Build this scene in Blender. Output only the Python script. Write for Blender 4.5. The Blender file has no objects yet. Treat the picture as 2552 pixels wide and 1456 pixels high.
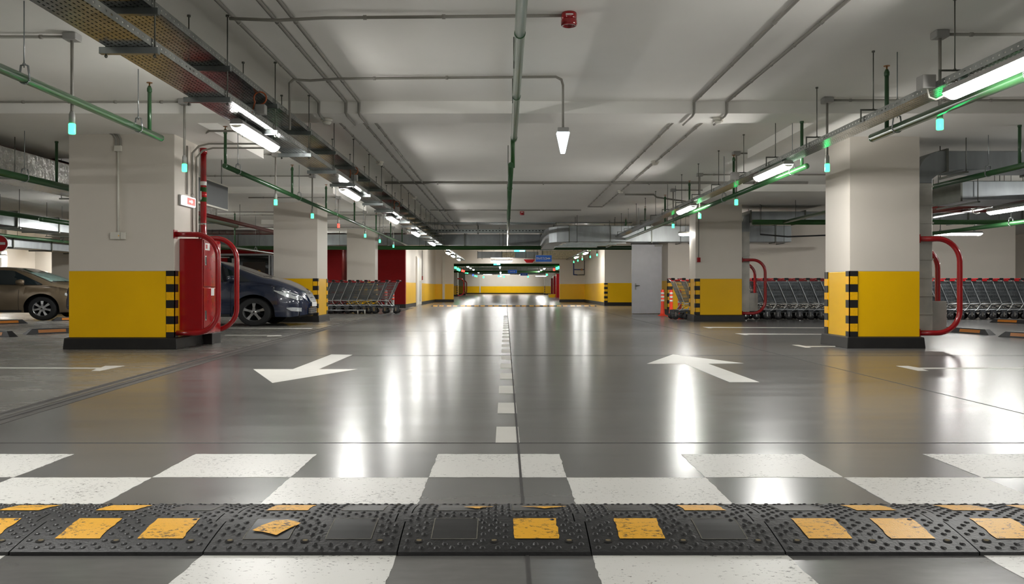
import bpy, math, random
from mathutils import Vector
random.seed(7)
S = bpy.context.scene
COL = S.collection
PI = math.pi
# ------------------------------------------------------------------ camera, world, exposure
K, H = 2050.0, 0.85            # focal length in pixels of the 2552 wide frame, camera height
cam_d = bpy.data.cameras.new('camera'); cam = bpy.data.objects.new('camera', cam_d); COL.objects.link(cam)
cam_d.sensor_width = 36; cam_d.lens = 36*K/2552; cam_d.shift_x = 16/2552; cam_d.shift_y = -10/2552
cam_d.clip_start = .05; cam_d.clip_end = 300
cam.location = (0, 0, H); cam.rotation_euler = (PI/2, 0, 0); S.camera = cam
w = bpy.data.worlds.new('world'); S.world = w; w.use_nodes = True
w.node_tree.nodes['Background'].inputs[0].default_value = (.5, .5, .5, 1)
w.node_tree.nodes['Background'].inputs[1].default_value = .05
S.view_settings.view_transform = 'Standard'; S.view_settings.look = 'None'
S.view_settings.gamma = 1; S.view_settings.use_curve_mapping = False
S.view_settings.exposure = 2.85
LAMP = 17.0                    # strength of the fluorescent diffusers
S.cycles.adaptive_threshold = .02; S.cycles.max_bounces = 9; S.cycles.diffuse_bounces = 7; S.cycles.glossy_bounces = 4
S.cycles.transparent_max_bounces = 10; S.cycles.sample_clamp_indirect = 6
S.cycles.caustics_reflective = True; S.cycles.caustics_refractive = False
ZC = 3.14                      # ceiling height

def at(px, py, Y):             # point at distance Y seen at pixel px, py
    return ((px-1260)*Y/K, Y, H-(py-718)*Y/K)
def fl(px, py):                # floor point
    Y = H*K/(py-718); return ((px-1260)*Y/K, Y)

# ------------------------------------------------------------------ materials
def lin(c):
    return tuple((v/12.92 if v <= .04045 else ((v+.055)/1.055)**2.4) for v in c)
def hexc(s):
    return lin(tuple(int(s[i:i+2], 16)/255 for i in (0, 2, 4)))
class NT:
    def __init__(s, name):
        s.m = bpy.data.materials.new(name); s.m.use_nodes = True; s.t = s.m.node_tree
        s.b = s.t.nodes['Principled BSDF']; s.o = s.t.nodes['Material Output']
    def n(s, kind, **kw):
        x = s.t.nodes.new(kind)
        for k, v in kw.items(): setattr(x, k, v)
        return x
    def l(s, a, b): s.t.links.new(a, b)
    def math(s, op, a, b=None, c=None):
        x = s.n('ShaderNodeMath', operation=op)
        for i, v in enumerate((a, b, c)):
            if v is None: continue
            if isinstance(v, (int, float)): x.inputs[i].default_value = v
            else: s.l(v, x.inputs[i])
        return x.outputs[0]
    def pos(s): return s.n('ShaderNodeNewGeometry').outputs['Position']
    def xyz(s):
        q = s.n('ShaderNodeSeparateXYZ'); s.l(s.pos(), q.inputs[0]); return q.outputs
    def noise(s, scale, vec=None, sx=(1, 1, 1), detail=3, rough=.5):
        mp = s.n('ShaderNodeMapping'); mp.inputs['Scale'].default_value = sx
        s.l(vec if vec is not None else s.pos(), mp.inputs[0])
        x = s.n('ShaderNodeTexNoise'); x.inputs['Scale'].default_value = scale
        x.inputs['Detail'].default_value = detail; x.inputs['Roughness'].default_value = rough
        s.l(mp.outputs[0], x.inputs['Vector']); return x.outputs[0]
    def ramp(s, fac, stops):
        r = s.n('ShaderNodeValToRGB'); e = r.color_ramp.elements
        e[0].position, e[0].color = stops[0][0], (*stops[0][1], 1)
        e[1].position, e[1].color = stops[-1][0], (*stops[-1][1], 1)
        for p, c in stops[1:-1]:
            q = e.new(p); q.color = (*c, 1)
        s.l(fac, r.inputs[0]); return r.outputs[0]
    def bump(s, h, strength, dist=.01):
        b = s.n('ShaderNodeBump'); b.inputs['Strength'].default_value = strength; b.inputs['Distance'].default_value = dist
        s.l(h, b.inputs['Height']); s.l(b.outputs[0], s.b.inputs['Normal'])
M = {}
def mat(name, col, rough=.5, metal=0, var=.08, scale=6, bump=0, spec=.5, coat=0, sx=(1, 1, 1)):
    t = NT(name); c = hexc(col)
    f = t.noise(scale, sx=sx, detail=4)
    t.l(t.ramp(f, [(.3, tuple(v*(1-var) for v in c)), (.7, tuple(min(1, v*(1+var)) for v in c))]), t.b.inputs['Base Color'])
    t.b.inputs['Roughness'].default_value = rough; t.b.inputs['Metallic'].default_value = metal
    t.b.inputs['Specular IOR Level'].default_value = spec
    if coat: t.b.inputs['Coat Weight'].default_value = coat; t.b.inputs['Coat Roughness'].default_value = .05
    if bump: t.bump(t.noise(scale*6, sx=sx) if name != 'foil' else t.noise(14, sx=(1, 1, .5), detail=5), bump, .01 if name != 'foil' else .06)
    M[name] = t.m; return t.m
def emit(name, col, strength, rough=.4):
    t = NT(name); t.b.inputs['Base Color'].default_value = (*[min(.8, v) for v in col], 1)
    t.b.inputs['Emission Color'].default_value = (*col, 1); t.b.inputs['Emission Strength'].default_value = strength
    t.b.inputs['Roughness'].default_value = rough; M[name] = t.m; return t.m

mat('ceiling_paint', 'f2f0ea', .8, var=.03, scale=.8)
mat('wall_white', 'd4cdc2', .55, var=.02, scale=1.2)
mat('wall_yellow', 'f0bb00', .33, var=.04, scale=1.5)
mat('wall_red', '8e1316', .6, var=.06, spec=.15)
mat('plinth_black', '1b1a19', .45, var=.2)
mat('hazard_black', '1d1c1c', .4, var=.1)
mat('hazard_yellow', 'f2b60c', .3, var=.08, scale=40)
mat('green_pipe', '29532e', .28, var=.08, scale=3, coat=.3)
mat('dark_green_pipe', '22501f', .4, var=.1, scale=3)
mat('red_gloss', '971016', .22, var=.05, coat=.5)
mat('dark_red_pipe', '5c1a14', .45, var=.15)
mat('galvanised', '94999b', .38, metal=.8, var=.12, scale=5, sx=(1, 1, .3))
mat('riser_metal', 'aeaca4', .42, metal=.35, var=.15, scale=4)
mat('zinc', '9aa0a0', .3, metal=.85, var=.1, scale=9)
mat('rod_steel', '6b6d66', .4, metal=.7, var=.15)
mat('conduit_grey', '8f8c84', .5, var=.06)
mat('plastic_white', 'd6d3c8', .45, var=.03)
mat('plastic_grey', '9b9a96', .5, var=.05)
mat('door_grey', 'a9abb0', .35, var=.04)
mat('chrome', 'd8dadc', .12, metal=1, var=.05)
mat('cart_wire', 'bcc0c3', .28, metal=.85, var=.1)
mat('cart_basket', '7f8488', .35, metal=.7, var=.15)
mat('cart_chassis', '4c4f52', .4, metal=.5, var=.2)
mat('tyre_rubber', '17181a', .7, var=.15, scale=30)
mat('caster_black', '1a1a1c', .4, var=.2)
mat('rim_silver', 'b9bbbd', .22, metal=.8, var=.05)
mat('dark_void', '0c0b0b', .8, var=.2)
mat('car_blue', '0a1a36', .22, var=.06, coat=1, spec=.6)
mat('car_bronze', '6d5f4b', .28, metal=.35, var=.05, coat=1)
mat('car_glass', '1b2326', .06, var=.1, spec=.8, coat=.6)
mat('car_glass_teal', '8fb0ac', .12, var=.3, scale=5, coat=1)
mat('headlight_clear', 'c9ced0', .1, var=.25, scale=25, metal=.4, coat=1)
mat('trim_black', '131414', .4, var=.1)
mat('plate_white', 'dcdcd8', .4, var=.03)
mat('cone_orange', 'f0401f', .4, var=.06)
mat('cone_white', 'dad9d6', .35, var=.03)
mat('sign_blue', '1667d6', .35, var=.03)
mat('sign_red', 'b3101a', .35, var=.03)
mat('handle_red', 'a5131a', .3, var=.05)
mat('screen_grey', '4b4d4f', .5, var=.04)
mat('orange_reflector', 'b9701c', .4, var=.12, scale=60)
mat('orange_cable', 'b0562a', .5)
mat('blue_valve', '22386e', .4)
mat('brass', '9a6a3a', .35, metal=.8)
mat('foil', 'd9d9d6', .25, metal=.8, var=.2, scale=9, bump=1)
mat('insulation', 'b9b29a', .8, var=.25, scale=12, bump=.6)
mat('wood_dark', '2e2620', .4)
mat('glass_dark', '151413', .08, coat=.5)
mat('aluminium', 'c3c6c9', .3, metal=.7)
emit('lamp_white', (1, .985, .95), LAMP)
emit('lamp_cool', (.7, .9, 1), .9)
emit('led_green', (.05, 1, .24), .6)
emit('led_red', (1, .06, .04), .4)
emit('led_blue', (.05, .12, 1), .4)
emit('sign_cyan', (.12, .85, .95), .22)
emit('sign_pink', (1, .16, .14), .11)
emit('sign_white_lit', (1, .93, .96), .3)
emit('gap_glow', (.9, .92, .72), .14)

def concrete(name, c1, c2, r0, r1, bstr, spec):
    t = NT(name)
    f = t.noise(.9, sx=(.5, 1.6, 1), detail=6, rough=.62)
    fine = t.noise(26, sx=(.4, 1, 1), detail=3)
    mix = t.math('ADD', t.math('MULTIPLY', f, .8), t.math('MULTIPLY', fine, .2))
    t.l(t.ramp(mix, [(.32, hexc(c1)), (.68, hexc(c2))]), t.b.inputs['Base Color'])
    rr = t.n('ShaderNodeMapRange'); t.l(t.noise(1.7, sx=(.5, 2.2, 1), detail=5, rough=.6), rr.inputs[0])
    rr.inputs[1].default_value = .3; rr.inputs[2].default_value = .7; rr.inputs[3].default_value = r0; rr.inputs[4].default_value = r1
    t.l(rr.outputs[0], t.b.inputs['Roughness'])
    t.b.inputs['Specular IOR Level'].default_value = spec
    t.bump(t.noise(2.2, sx=(.35, 2.4, 1), detail=3, rough=.55), bstr, .02)
    M[name] = t.m
concrete('floor_lane', '555453', '6d6c6a', .215, .265, .01, .9)
concrete('floor_bay', '6c6a65', '82807b', .22, .32, .012, .75)

def worn_paint():
    t = NT('road_paint')
    a = t.noise(60, sx=(.7, 1.2, 1), detail=5, rough=.75)
    b = t.noise(3, detail=2)
    v = t.math('ADD', a, t.math('MULTIPLY', b, .22))
    m = t.ramp(v, [(.705, (0, 0, 0)), (.74, (1, 1, 1))])
    mx = t.n('ShaderNodeMix', data_type='RGBA'); t.l(m, mx.inputs[0])
    mx.inputs[6].default_value = (*hexc('d9d8d3'), 1); mx.inputs[7].default_value = (*hexc('5d5b57'), 1)
    t.l(mx.outputs[2], t.b.inputs['Base Color']); t.b.inputs['Roughness'].default_value = .36
    t.b.inputs['Specular IOR Level'].default_value = .45
    t.bump(t.noise(40), .08, .002); M['road_paint'] = t.m
worn_paint()
mat('arrow_paint', 'd3d1ca', .45, var=.03)
def yellow_patch():
    t = NT('reflective_yellow')
    a = t.noise(55, sx=(.8, 1.5, 1), detail=6, rough=.8); b = t.noise(7, detail=3)
    v = t.math('ADD', a, t.math('MULTIPLY', b, .35))
    m = t.ramp(v, [(.72, (0, 0, 0)), (.78, (1, 1, 1))])
    mx = t.n('ShaderNodeMix', data_type='RGBA'); t.l(m, mx.inputs[0])
    mx.inputs[6].default_value = (*hexc('e7ab22'), 1); mx.inputs[7].default_value = (*hexc('4f3a1e'), 1)
    t.l(mx.outputs[2], t.b.inputs['Base Color']); t.b.inputs['Roughness'].default_value = .42
    t.bump(t.noise(220, detail=4), .5, .002); M['reflective_yellow'] = t.m
yellow_patch()
mat('bump_rubber', '151517', .48, var=.25, scale=14, bump=.25, spec=.6)
mat('bump_pad', '1f1f21', .42, var=.25, scale=20, spec=.6)
mat('pad_rim', '6a675c', .7, var=.3, scale=40)
mat('hole_dark', '120f0c', .9)
mat('hole_grit', '75694f', .9, var=.3, scale=80)
mat('joint_dark', '3c3a39', .6, var=.2, scale=20)
mat('joint_strip', '575451', .6, var=.15, scale=20)
mat('joint_metal', '8d8b86', .35, metal=.6)

def perforated(name, flange):
    t = NT(name); X, Y, Z = t.xyz()
    t.b.inputs['Metallic'].default_value = .85; t.b.inputs['Roughness'].default_value = .25
    t.l(t.ramp(t.noise(6), [(.3, hexc('8d918f')), (.7, hexc('b4b8b6'))]), t.b.inputs['Base Color'])
    if flange:
        fy = t.math('ABSOLUTE', t.math('SUBTRACT', t.math('FRACT', t.math('MULTIPLY', Y, 14)), .5))
        fz = t.math('ABSOLUTE', t.math('SUBTRACT', t.math('FRACT', t.math('DIVIDE', t.math('SUBTRACT', Z, .01), .26)), .5))
        tc = t.n('ShaderNodeTexCoord'); q = t.n('ShaderNodeSeparateXYZ'); t.l(tc.outputs['Object'], q.inputs[0])
        fz = t.math('ABSOLUTE', t.math('SUBTRACT', q.outputs[2], .028))
        hole = t.math('MULTIPLY', t.math('LESS_THAN', fy, .16), t.math('LESS_THAN', fz, .006))
    else:
        u = t.math('MULTIPLY', X, 27.0)
        row = t.math('FLOOR', u)
        off = t.math('MULTIPLY', t.math('MODULO', t.math('ADD', row, 1000), 2), .5)
        fx = t.math('ABSOLUTE', t.math('SUBTRACT', t.math('FRACT', u), .5))
        fy = t.math('ABSOLUTE', t.math('SUBTRACT', t.math('FRACT', t.math('ADD', t.math('MULTIPLY', Y, 20.0), off)), .5))
        hole = t.math('MULTIPLY', t.math('LESS_THAN', fx, .13), t.math('LESS_THAN', fy, .27))
    tr = t.n('ShaderNodeBsdfTransparent'); mx = t.n('ShaderNodeMixShader')
    t.l(hole, mx.inputs[0]); t.l(t.b.outputs[0], mx.inputs[1]); t.l(tr.outputs[0], mx.inputs[2]); t.l(mx.outputs[0], t.o.inputs[0])
    M[name] = t.m
perforated('tray_perforated', False); perforated('tray_flange', True)

# ------------------------------------------------------------------ mesh helpers
class MB:
    def __init__(s): s.v = []; s.f = []; s.mi = []; s.sm = []
    def add(s, vs, fs, m=0, smooth=False):
        o = len(s.v); s.v += [tuple(p) for p in vs]
        for f in fs: s.f.append(tuple(i+o for i in f)); s.mi.append(m); s.sm.append(smooth)
        return s
    def box(s, x0, x1, y0, y1, z0, z1, m=0):
        if x0 > x1: x0, x1 = x1, x0
        vs = [(x, y, z) for x in (x0, x1) for y in (y0, y1) for z in (z0, z1)]
        return s.add(vs, [(0, 1, 3, 2), (4, 6, 7, 5), (0, 4, 5, 1), (2, 3, 7, 6), (0, 2, 6, 4), (1, 5, 7, 3)], m)
    def tube(s, pts, r, n=8, m=0, caps=True, r2=None, smooth=True):
        pts = [Vector(p) for p in pts]; rings = []
        prev = None
        for i, p in enumerate(pts):
            a = pts[i]-pts[i-1] if i else pts[1]-pts[0]
            b = pts[i+1]-pts[i] if i < len(pts)-1 else a
            d = (a.normalized()+b.normalized()); d = d.normalized() if d.length > 1e-6 else a.normalized()
            if prev is None:
                up = Vector((0, 0, 1)) if abs(d.z) < .9 else Vector((1, 0, 0))
                u = d.cross(up).normalized()
            else:
                u = (prev-d*prev.dot(d)).normalized()
            prev = u; v = d.cross(u)
            c = a.normalized().dot(d); k = 1/max(.5, c)
            rr = r if r2 is None else r+(r2-r)*i/(len(pts)-1)
            rings.append([p+(u*math.cos(t)+v*math.sin(t))*rr*k for t in [2*PI*j/n+PI/n for j in range(n)]])
        vs = [q for R in rings for q in R]; fs = []
        for i in range(len(pts)-1):
            for j in range(n):
                fs.append((i*n+j, i*n+(j+1) % n, (i+1)*n+(j+1) % n, (i+1)*n+j))
        s.add(vs, fs, m, smooth)
        if caps:
            o = len(s.v)-len(vs)
            s.f.append(tuple(o+j for j in reversed(range(n)))); s.mi.append(m); s.sm.append(False)
            s.f.append(tuple(o+len(vs)-n+j for j in range(n))); s.mi.append(m); s.sm.append(False)
        return s
    def lathe(s, prof, c=(0, 0, 0), ax='z', n=24, m=0, sx=1, smooth=True, caps=True):   # prof: (r, h)
        vs = []
        for r, h in prof:
            for j in range(n):
                a = 2*PI*j/n; p, q = r*math.cos(a), r*math.sin(a)
                if ax == 'z': vs.append((c[0]+p*sx, c[1]+q, c[2]+h))
                elif ax == 'y': vs.append((c[0]+p*sx, c[1]+h, c[2]+q))
                else: vs.append((c[0]+h, c[1]+p, c[2]+q))
        fs = []
        for i in range(len(prof)-1):
            for j in range(n): fs.append((i*n+j, i*n+(j+1) % n, (i+1)*n+(j+1) % n, (i+1)*n+j))
        s.add(vs, fs, m, smooth); o = len(s.v)-len(vs)
        for i in (0, len(prof)-1):
            if caps and prof[i][0] > 1e-5:
                s.f.append(tuple(o+i*n+j for j in range(n))); s.mi.append(m); s.sm.append(False)
        return s
    def prism(s, poly, f, a, b, m=0):          # poly of 2d points, f(u,v,t) -> xyz, from t=a to t=b
        n = len(poly); vs = [f(u, v, a) for u, v in poly]+[f(u, v, b) for u, v in poly]
        fs = [tuple(range(n)), tuple(reversed(range(n, 2*n)))]+[(i, i+n, (i+1) % n+n, (i+1) % n) for i in range(n)]
        return s.add(vs, fs, m)
    def plate(s, poly, z0, z1, m=0): return s.prism(poly, lambda u, v, t: (u, v, t), z1, z0, m)
    def build(s, name, mats, parent=None, bevel=0, loc=None, fix=True):
        me = bpy.data.meshes.new(name); me.from_pydata(s.v, [], s.f); me.update()
        if isinstance(mats, str): mats = [mats]
        for k in mats: me.materials.append(M[k])
        me.polygons.foreach_set('material_index', s.mi); me.polygons.foreach_set('use_smooth', s.sm)
        if fix:
            import bmesh
            bm = bmesh.new(); bm.from_mesh(me); bmesh.ops.recalc_face_normals(bm, faces=bm.faces); bm.to_mesh(me); bm.free()
        o = bpy.data.objects.new(name, me); COL.objects.link(o)
        if parent: o.parent = parent
        if loc: o.location = loc
        if bevel:
            b = o.modifiers.new('bevel', 'BEVEL'); b.width = bevel; b.segments = 2; b.limit_method = 'ANGLE'; b.angle_limit = .6
        return o
def tag(o, label=None, cat=None, group=None, kind=None):
    if label: o['label'] = label
    if cat: o['category'] = cat
    if group: o['group'] = group
    if kind: o['kind'] = kind
    return o
def empty(name, loc=(0, 0, 0), label=None, cat=None, group=None, kind=None, rz=0):
    o = bpy.data.objects.new(name, None); COL.objects.link(o); o.location = loc; o.rotation_euler.z = rz
    o.empty_display_size = .1
    return tag(o, label, cat, group, kind)
def copy_tree(o, parent=None):
    c = o.copy(); COL.objects.link(c)
    if parent: c.parent = parent
    for ch in list(o.children): copy_tree(ch, c)
    return c
ORD = ['nearest', 'second nearest', 'third nearest', 'fourth nearest', 'fifth nearest', 'sixth nearest', 'seventh nearest', 'eighth nearest', 'ninth nearest',
       'tenth nearest', 'eleventh nearest', 'twelfth nearest', 'thirteenth nearest', 'fourteenth nearest', 'fifteenth nearest', 'sixteenth nearest']
CNT = ['first', 'second', 'third', 'fourth', 'fifth', 'sixth', 'seventh', 'eighth', 'ninth', 'tenth', 'eleventh', 'twelfth', 'thirteenth', 'fourteenth',
       'fifteenth', 'sixteenth', 'seventeenth', 'eighteenth', 'nineteenth', 'twentieth'] + ['twenty-'+x for x in
       ['first', 'second', 'third', 'fourth', 'fifth', 'sixth', 'seventh', 'eighth', 'ninth']] + ['thirtieth'] + ['thirty-'+x for x in
       ['first', 'second', 'third', 'fourth', 'fifth', 'sixth', 'seventh', 'eighth', 'ninth']]
def arc(c, r, a0, a1, n, f):     # list of points on an arc mapped by f(u, v)
    return [f(c[0]+r*math.cos(a0+(a1-a0)*i/n), c[1]+r*math.sin(a0+(a1-a0)*i/n)) for i in range(n+1)]

# ------------------------------------------------------------------ the room shell
JOINT = [(-3.2, 4.0), (-3.3, 5.4), (-3.4, 7.0), (-3.55, 9.57), (-3.66, 13.0), (-3.78, 18.0), (-3.9, 28.0), (-4.0, 34.8)]
b = MB()
L = [(-3.0, -14.0)]+JOINT+[(-4.2, 50), (-4.3, 117)]
RJ = [(3.5, y) for _, y in L]
for i in range(len(L)-1):
    a, c = L[i], L[i+1]
    b.add([(*a, 0), (3.5, a[1], 0), (3.5, c[1], 0), (*c, 0)], [(0, 1, 2, 3)], 0)
    b.add([(-22, a[1], 0), (*a, 0), (*c, 0), (-22, c[1], 0)], [(0, 1, 2, 3)], 1)
    b.add([(3.5, a[1], 0), (22, a[1], 0), (22, c[1], 0), (3.5, c[1], 0)], [(0, 1, 2, 3)], 0)
floor = b.build('floor', ['floor_lane', 'floor_bay']); tag(floor, kind='structure')
b = MB().box(-22, 22, -14, 117, ZC, ZC+.2)
b.box(-22, 22, 10.08, 10.67, ZC-.15, ZC+.01)
b.build('ceiling', 'ceiling_paint'); tag(bpy.data.objects['ceiling'], kind='structure')
def capital(i, x0, x1, y0, y1):
    tag(MB().box(x0, x1, y0, y1, ZC-.15, ZC+.01).build('ceiling_capital', 'ceiling_paint'), kind='structure',
        label=CNT[i]+' shallow drop panel in the ceiling over a column', cat='ceiling')
capital(0, -8.2, -4.0, 10.67, 13.6); capital(1, 4.0, 8.2, 10.67, 13.6)
capital(2, -8.2, -3.9, 18.6, 23.0); capital(3, 4.55, 8.2, 18.2, 23.4)
capital(4, -8.2, -3.9, 27.6, 32.6)
def wall(name, x0, x1, y0, y1, z0=0, z1=ZC, style='wy', plinth=True, label=None):
    b = MB()
    if style == 'wy':
        b.box(x0, x1, y0, y1, 1.09, z1, 0); b.box(x0, x1, y0, y1, .16 if plinth else 0, 1.09, 1)
        if plinth: b.box(x0-.02, x1+.02, y0-.02, y1+.02, 0, .16, 2)
    elif style == 'red':
        b.box(x0, x1, y0, y1, .16, z1, 3); b.box(x0-.02, x1+.02, y0-.02, y1+.02, 0, .16, 2)
    else: b.box(x0, x1, y0, y1, z0, z1, 0)
    o = b.build(name, ['wall_white', 'wall_yellow', 'plinth_black', 'wall_red']); tag(o, label, kind='structure'); return o
wall('wall_back', -22, 22, -14.2, -14, style='w')
wall('wall_left', -22.2, -22, -14, 117, style='w')
wall('wall_right', 22, 22.2, -14, 117, style='w')
wall('wall_left_bay', -22, -13.6, 32, 32.2)
wall('wall_left_bay_side', -18.5, -18.3, 30.2, 32, style='w')
wall('wall_red', -13.6, -4.25, 34.85, 35.1, style='red')
wall('wall_lane_left', -4.5, -4.25, 35.1, 49.8, plinth=True)
wall('wall_header_left', -5.5, -3.16, 49.8, 50.2)
wall('wall_header_right', 3.28, 6.2, 49.8, 50.2)
wall('wall_header', -3.16, 3.28, 49.8, 50.2, 2.33, ZC, style='w')
wall('wall_pier_right', 4.77, 6.3, 39.6, 50)
wall('wall_cart_bay', 5.25, 6.6, 26.6, 26.9)
wall('wall_cart_bay_back', 6.6, 16.5, 26.62, 26.9, style='w')
wall('wall_cart_bay_return', 5.25, 5.5, 26.9, 28.4)
wall('wall_door', 4.38, 5.26, 28.3, 28.5, style='w')
wall('wall_far', -9, 9, 116, 116.3)
wall('wall_far_left', -9.2, -9, 50.2, 116); wall('wall_far_right', 9, 9.2, 50.2, 116)
wall('wall_right_bay', 16.5, 22, 40, 40.2)

# joints in the floor
def strip(pts, wd, z, mname, nm='floor_joint', label=None):
    b = MB()
    for i in range(len(pts)-1):
        (x0, y0), (x1, y1) = pts[i], pts[i+1]
        b.add([(x0-wd/2, y0, z), (x0+wd/2, y0, z), (x1+wd/2, y1, z), (x1-wd/2, y1, z)], [(0, 1, 2, 3)])
    return tag(b.build(nm, mname), label, kind='structure')
strip(JOINT, .27, .0015, 'joint_strip', label='dark expansion joint strip running along the left bays')
strip([(x-.02, y) for x, y in JOINT], .03, .003, 'joint_metal', label='metal seam in the expansion joint, left edge')
strip([(x+.05, y) for x, y in JOINT], .02, .003, 'joint_dark', label='dark seam in the expansion joint')
strip([(x-.09, y) for x, y in JOINT], .02, .003, 'joint_dark', label='dark seam at the outer side of the expansion joint')
strip([(.068, .5), (.068, 60)], .011, .0022, 'joint_dark', label='sawn joint along the middle of the lane')
strip([(3.5, 1), (3.5, 40)], .014, .0008, 'joint_dark', label='sawn joint along the right bays')
for i, y in enumerate((4.51, 10.3, 10.42, 16.2, 24.0)):
    x0 = -3.55 if y > 6 else -8
    tag(MB().box(x0, 20, y-.006, y+.006, 0, .001).build('floor_joint', 'joint_dark'), CNT[i]+' sawn joint across the lane', kind='structure')

# ------------------------------------------------------------------ painted markings
def poly_px(pts): return [fl(*p) for p in pts]
GRPC = 'white painted squares of the checkered crossing'
XE = [-.345+.616*k for k in range(-6, 8)]
rows = [(3.69, 4.205, 0, 'far'), (3.172, 3.684, 1, 'middle'), (2.13, 2.645, 1, 'near')]
for (y0, y1, par, nm) in rows:
    for k in range(-4, 5):
        if (k+par) % 2: continue
        x0 = -.345+.62*k; x1 = x0+.62
        if x1 < -2.75*y1/4.2-.3 or x0 > 2.9*y1/4.2+.3: continue
        n = 14; pts = []
        for i in range(n): pts.append((x0+(x1-x0)*i/n, y0+random.uniform(-.003, .003)))
        for i in range(n): pts.append((x1+random.uniform(-.003, .003), y0+(y1-y0)*i/n))
        for i in range(n): pts.append((x1-(x1-x0)*i/n, y1+random.uniform(-.003, .003)))
        for i in range(n): pts.append((x0+random.uniform(-.003, .003), y1-(y1-y0)*i/n))
        o = MB().plate(pts, .0003, .0012).build('painted_square', 'road_paint')
        side = 'on the lane centre line' if k == 0 else ('%s %s of the centre line' % (CNT[abs(k)-1], 'left' if k < 0 else 'right'))
        where = {'far': 'row farthest behind the bump', 'middle': 'row right behind the bump', 'near': 'row before the bump'}[nm]
        tag(o, 'worn white square, %s, %s' % (side, where), 'road marking', GRPC)
for k in range(20):
    y0 = 4.515+1.055*k
    o = MB().box(-.055, .077, y0, y0+.52, .0003, .0012).build('lane_dash', 'arrow_paint')
    tag(o, 'white centre line dash, %s from the checkered crossing' % CNT[k], 'road marking', 'dashes of the lane centre line')
def marking(name, pts, label):
    return tag(MB().plate(poly_px(pts), .0004, .0016).build(name, 'arrow_paint'), label, 'road marking')
marking('direction_arrow', [(679, 955), (631, 920.6), (730, 920.6), (826, 883.7), (878.6, 884.7), (794.6, 920.6), (890.6, 920.6)], 'white floor arrow in the left lane pointing towards the camera')
marking('direction_arrow', [(1677, 883.7), (1612, 907), (1706, 907), (1818, 953), (1893, 953), (1765, 907), (1853.6, 906)], 'white floor arrow in the right lane pointing away')
def bay(pts, label): marking('bay_line', pts, label)
bay([(0, 916), (250, 917), (262, 912.3), (312, 912), (248, 925), (228, 925), (240, 919.5), (0, 918.5)], 'white bay line with end bar in front of the left fire column')
bay([(2233, 912.5), (2263, 912.5), (2290, 917), (2552, 916.5), (2552, 919.5), (2297, 920), (2314, 924.5), (2288, 924.5)], 'white bay line with end bar nearest on the right')
bay([(1973, 860), (1990, 860), (2008, 863), (2082, 863), (2082, 864.5), (2015, 865), (2022, 867), (2008, 867)], 'white bay line just left of the right front column')
bay([(1832, 831.5), (1850, 831.5), (2055, 832.8), (2055, 834), (1860, 834), (1866, 835.3), (1856, 835.3)], 'white bay line between the right columns, nearer one')
bay([(1751, 815), (1766, 815), (2053, 816.8), (2053, 818), (1770, 817.3), (1776, 818.3), (1766, 818.3)], 'white bay line between the right columns, farther one')
bay([(560, 835.2), (700, 835.6), (703, 837.5), (665, 839), (667, 836.6), (560, 836.4)], 'faint white bay line in front of the dark blue car')
bay([(560, 817.4), (780, 818), (775, 820), (700, 819.4), (560, 818.5)], 'faint white bay line beside the dark blue car')

# ------------------------------------------------------------------ columns
def guard(x, y, sx, sy, parent, side_w=.11, front=True, side=True, sw=.11, label=None):
    # corner at x,y ; sx: direction of the front leg ; side leg runs away from the camera
    b = MB(); z0, z1 = .16, 1.09; zs = [z0, z0+.075]; n = 7
    h = (z1-z0-.15)/n
    for i in range(n): zs.append(z0+.075+h*(i+1))
    zs.append(z1); t = .012
    for i in range(len(zs)-1):
        m = 0 if i in (0, len(zs)-2) else (1 if i % 2 else 0)
        if front: b.box(x-sx*t, x+sx*sw, y-t, y, zs[i], zs[i+1], m)
        if side: b.box(x-sx*t, x, y-t, y+side_w, zs[i], zs[i+1], m)
    b.box(x-sx*t*.9, x+sx*(sw+.006), y-t*.5, y, z0, z1, 0)
    o = b.build('corner_guard', ['hazard_black', 'hazard_yellow'], parent)
    o['label'] = label or 'black and yellow striped corner guard'
    return o
def column(x0, x1, y0, y1, zt, label, inner, guards=True, back_guard=False):
    b = MB(); e = .002
    b.box(x0, x1, y0, y1, 1.085, zt, 0); b.box(x0, x1, y0, y1, .0, 1.085, 1)
    r = b.build('column', ['wall_white', 'wall_yellow'], bevel=.006); tag(r, label, 'column', kind='structure')
    b = MB(); f = .045
    p = [(-f-.02, 0), (-f, .13), (0, .165)]
    rings = [(x0-d, x1+d, y0-d, y1+d, z) for d, z in ((f+.012, 0), (f, .15), (.004, .165))]
    vs = []
    for a, c, d, e_, z in rings: vs += [(a, d, z), (c, d, z), (c, e_, z), (a, e_, z)]
    fs = [(i*4+j, i*4+(j+1) % 4, i*4+4+(j+1) % 4, i*4+4+j) for i in range(2) for j in range(4)]+[(0, 1, 2, 3), (8, 9, 10, 11)]
    b.add(vs, fs); b.build('plinth', 'plinth_black', r, bevel=.006)
    if guards:
        if inner == 'right': guard(x1, y0, -1, 1, r, label='striped guard on the near lane corner')
        else: guard(x0, y0, 1, 1, r, label='striped guard on the near lane corner')
    if back_guard:
        xx = x1 if inner == 'right' else x0; s = 1 if inner == 'right' else -1
        b = MB(); z0, z1 = .16, 1.09; h = (z1-z0)/9
        for i in range(9): b.box(xx, xx+s*.012, y1-.11, y1+.012, z0+i*h, z0+(i+1)*h, i % 2)
        g = b.build('corner_guard', ['hazard_black', 'hazard_yellow'], r); g['label'] = 'striped guard on the far lane corner'
    return r
CL1 = column(-6.08, -4.61, 11.45, 12.35, 2.995, 'big white and yellow column in front on the left, carrying the red fire cabinet', 'right')
CR1 = column(4.86, 5.85, 11.62, 12.5, 2.995, 'big white and yellow column in front on the right, beside the duct riser', 'left', back_guard=True)
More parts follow.
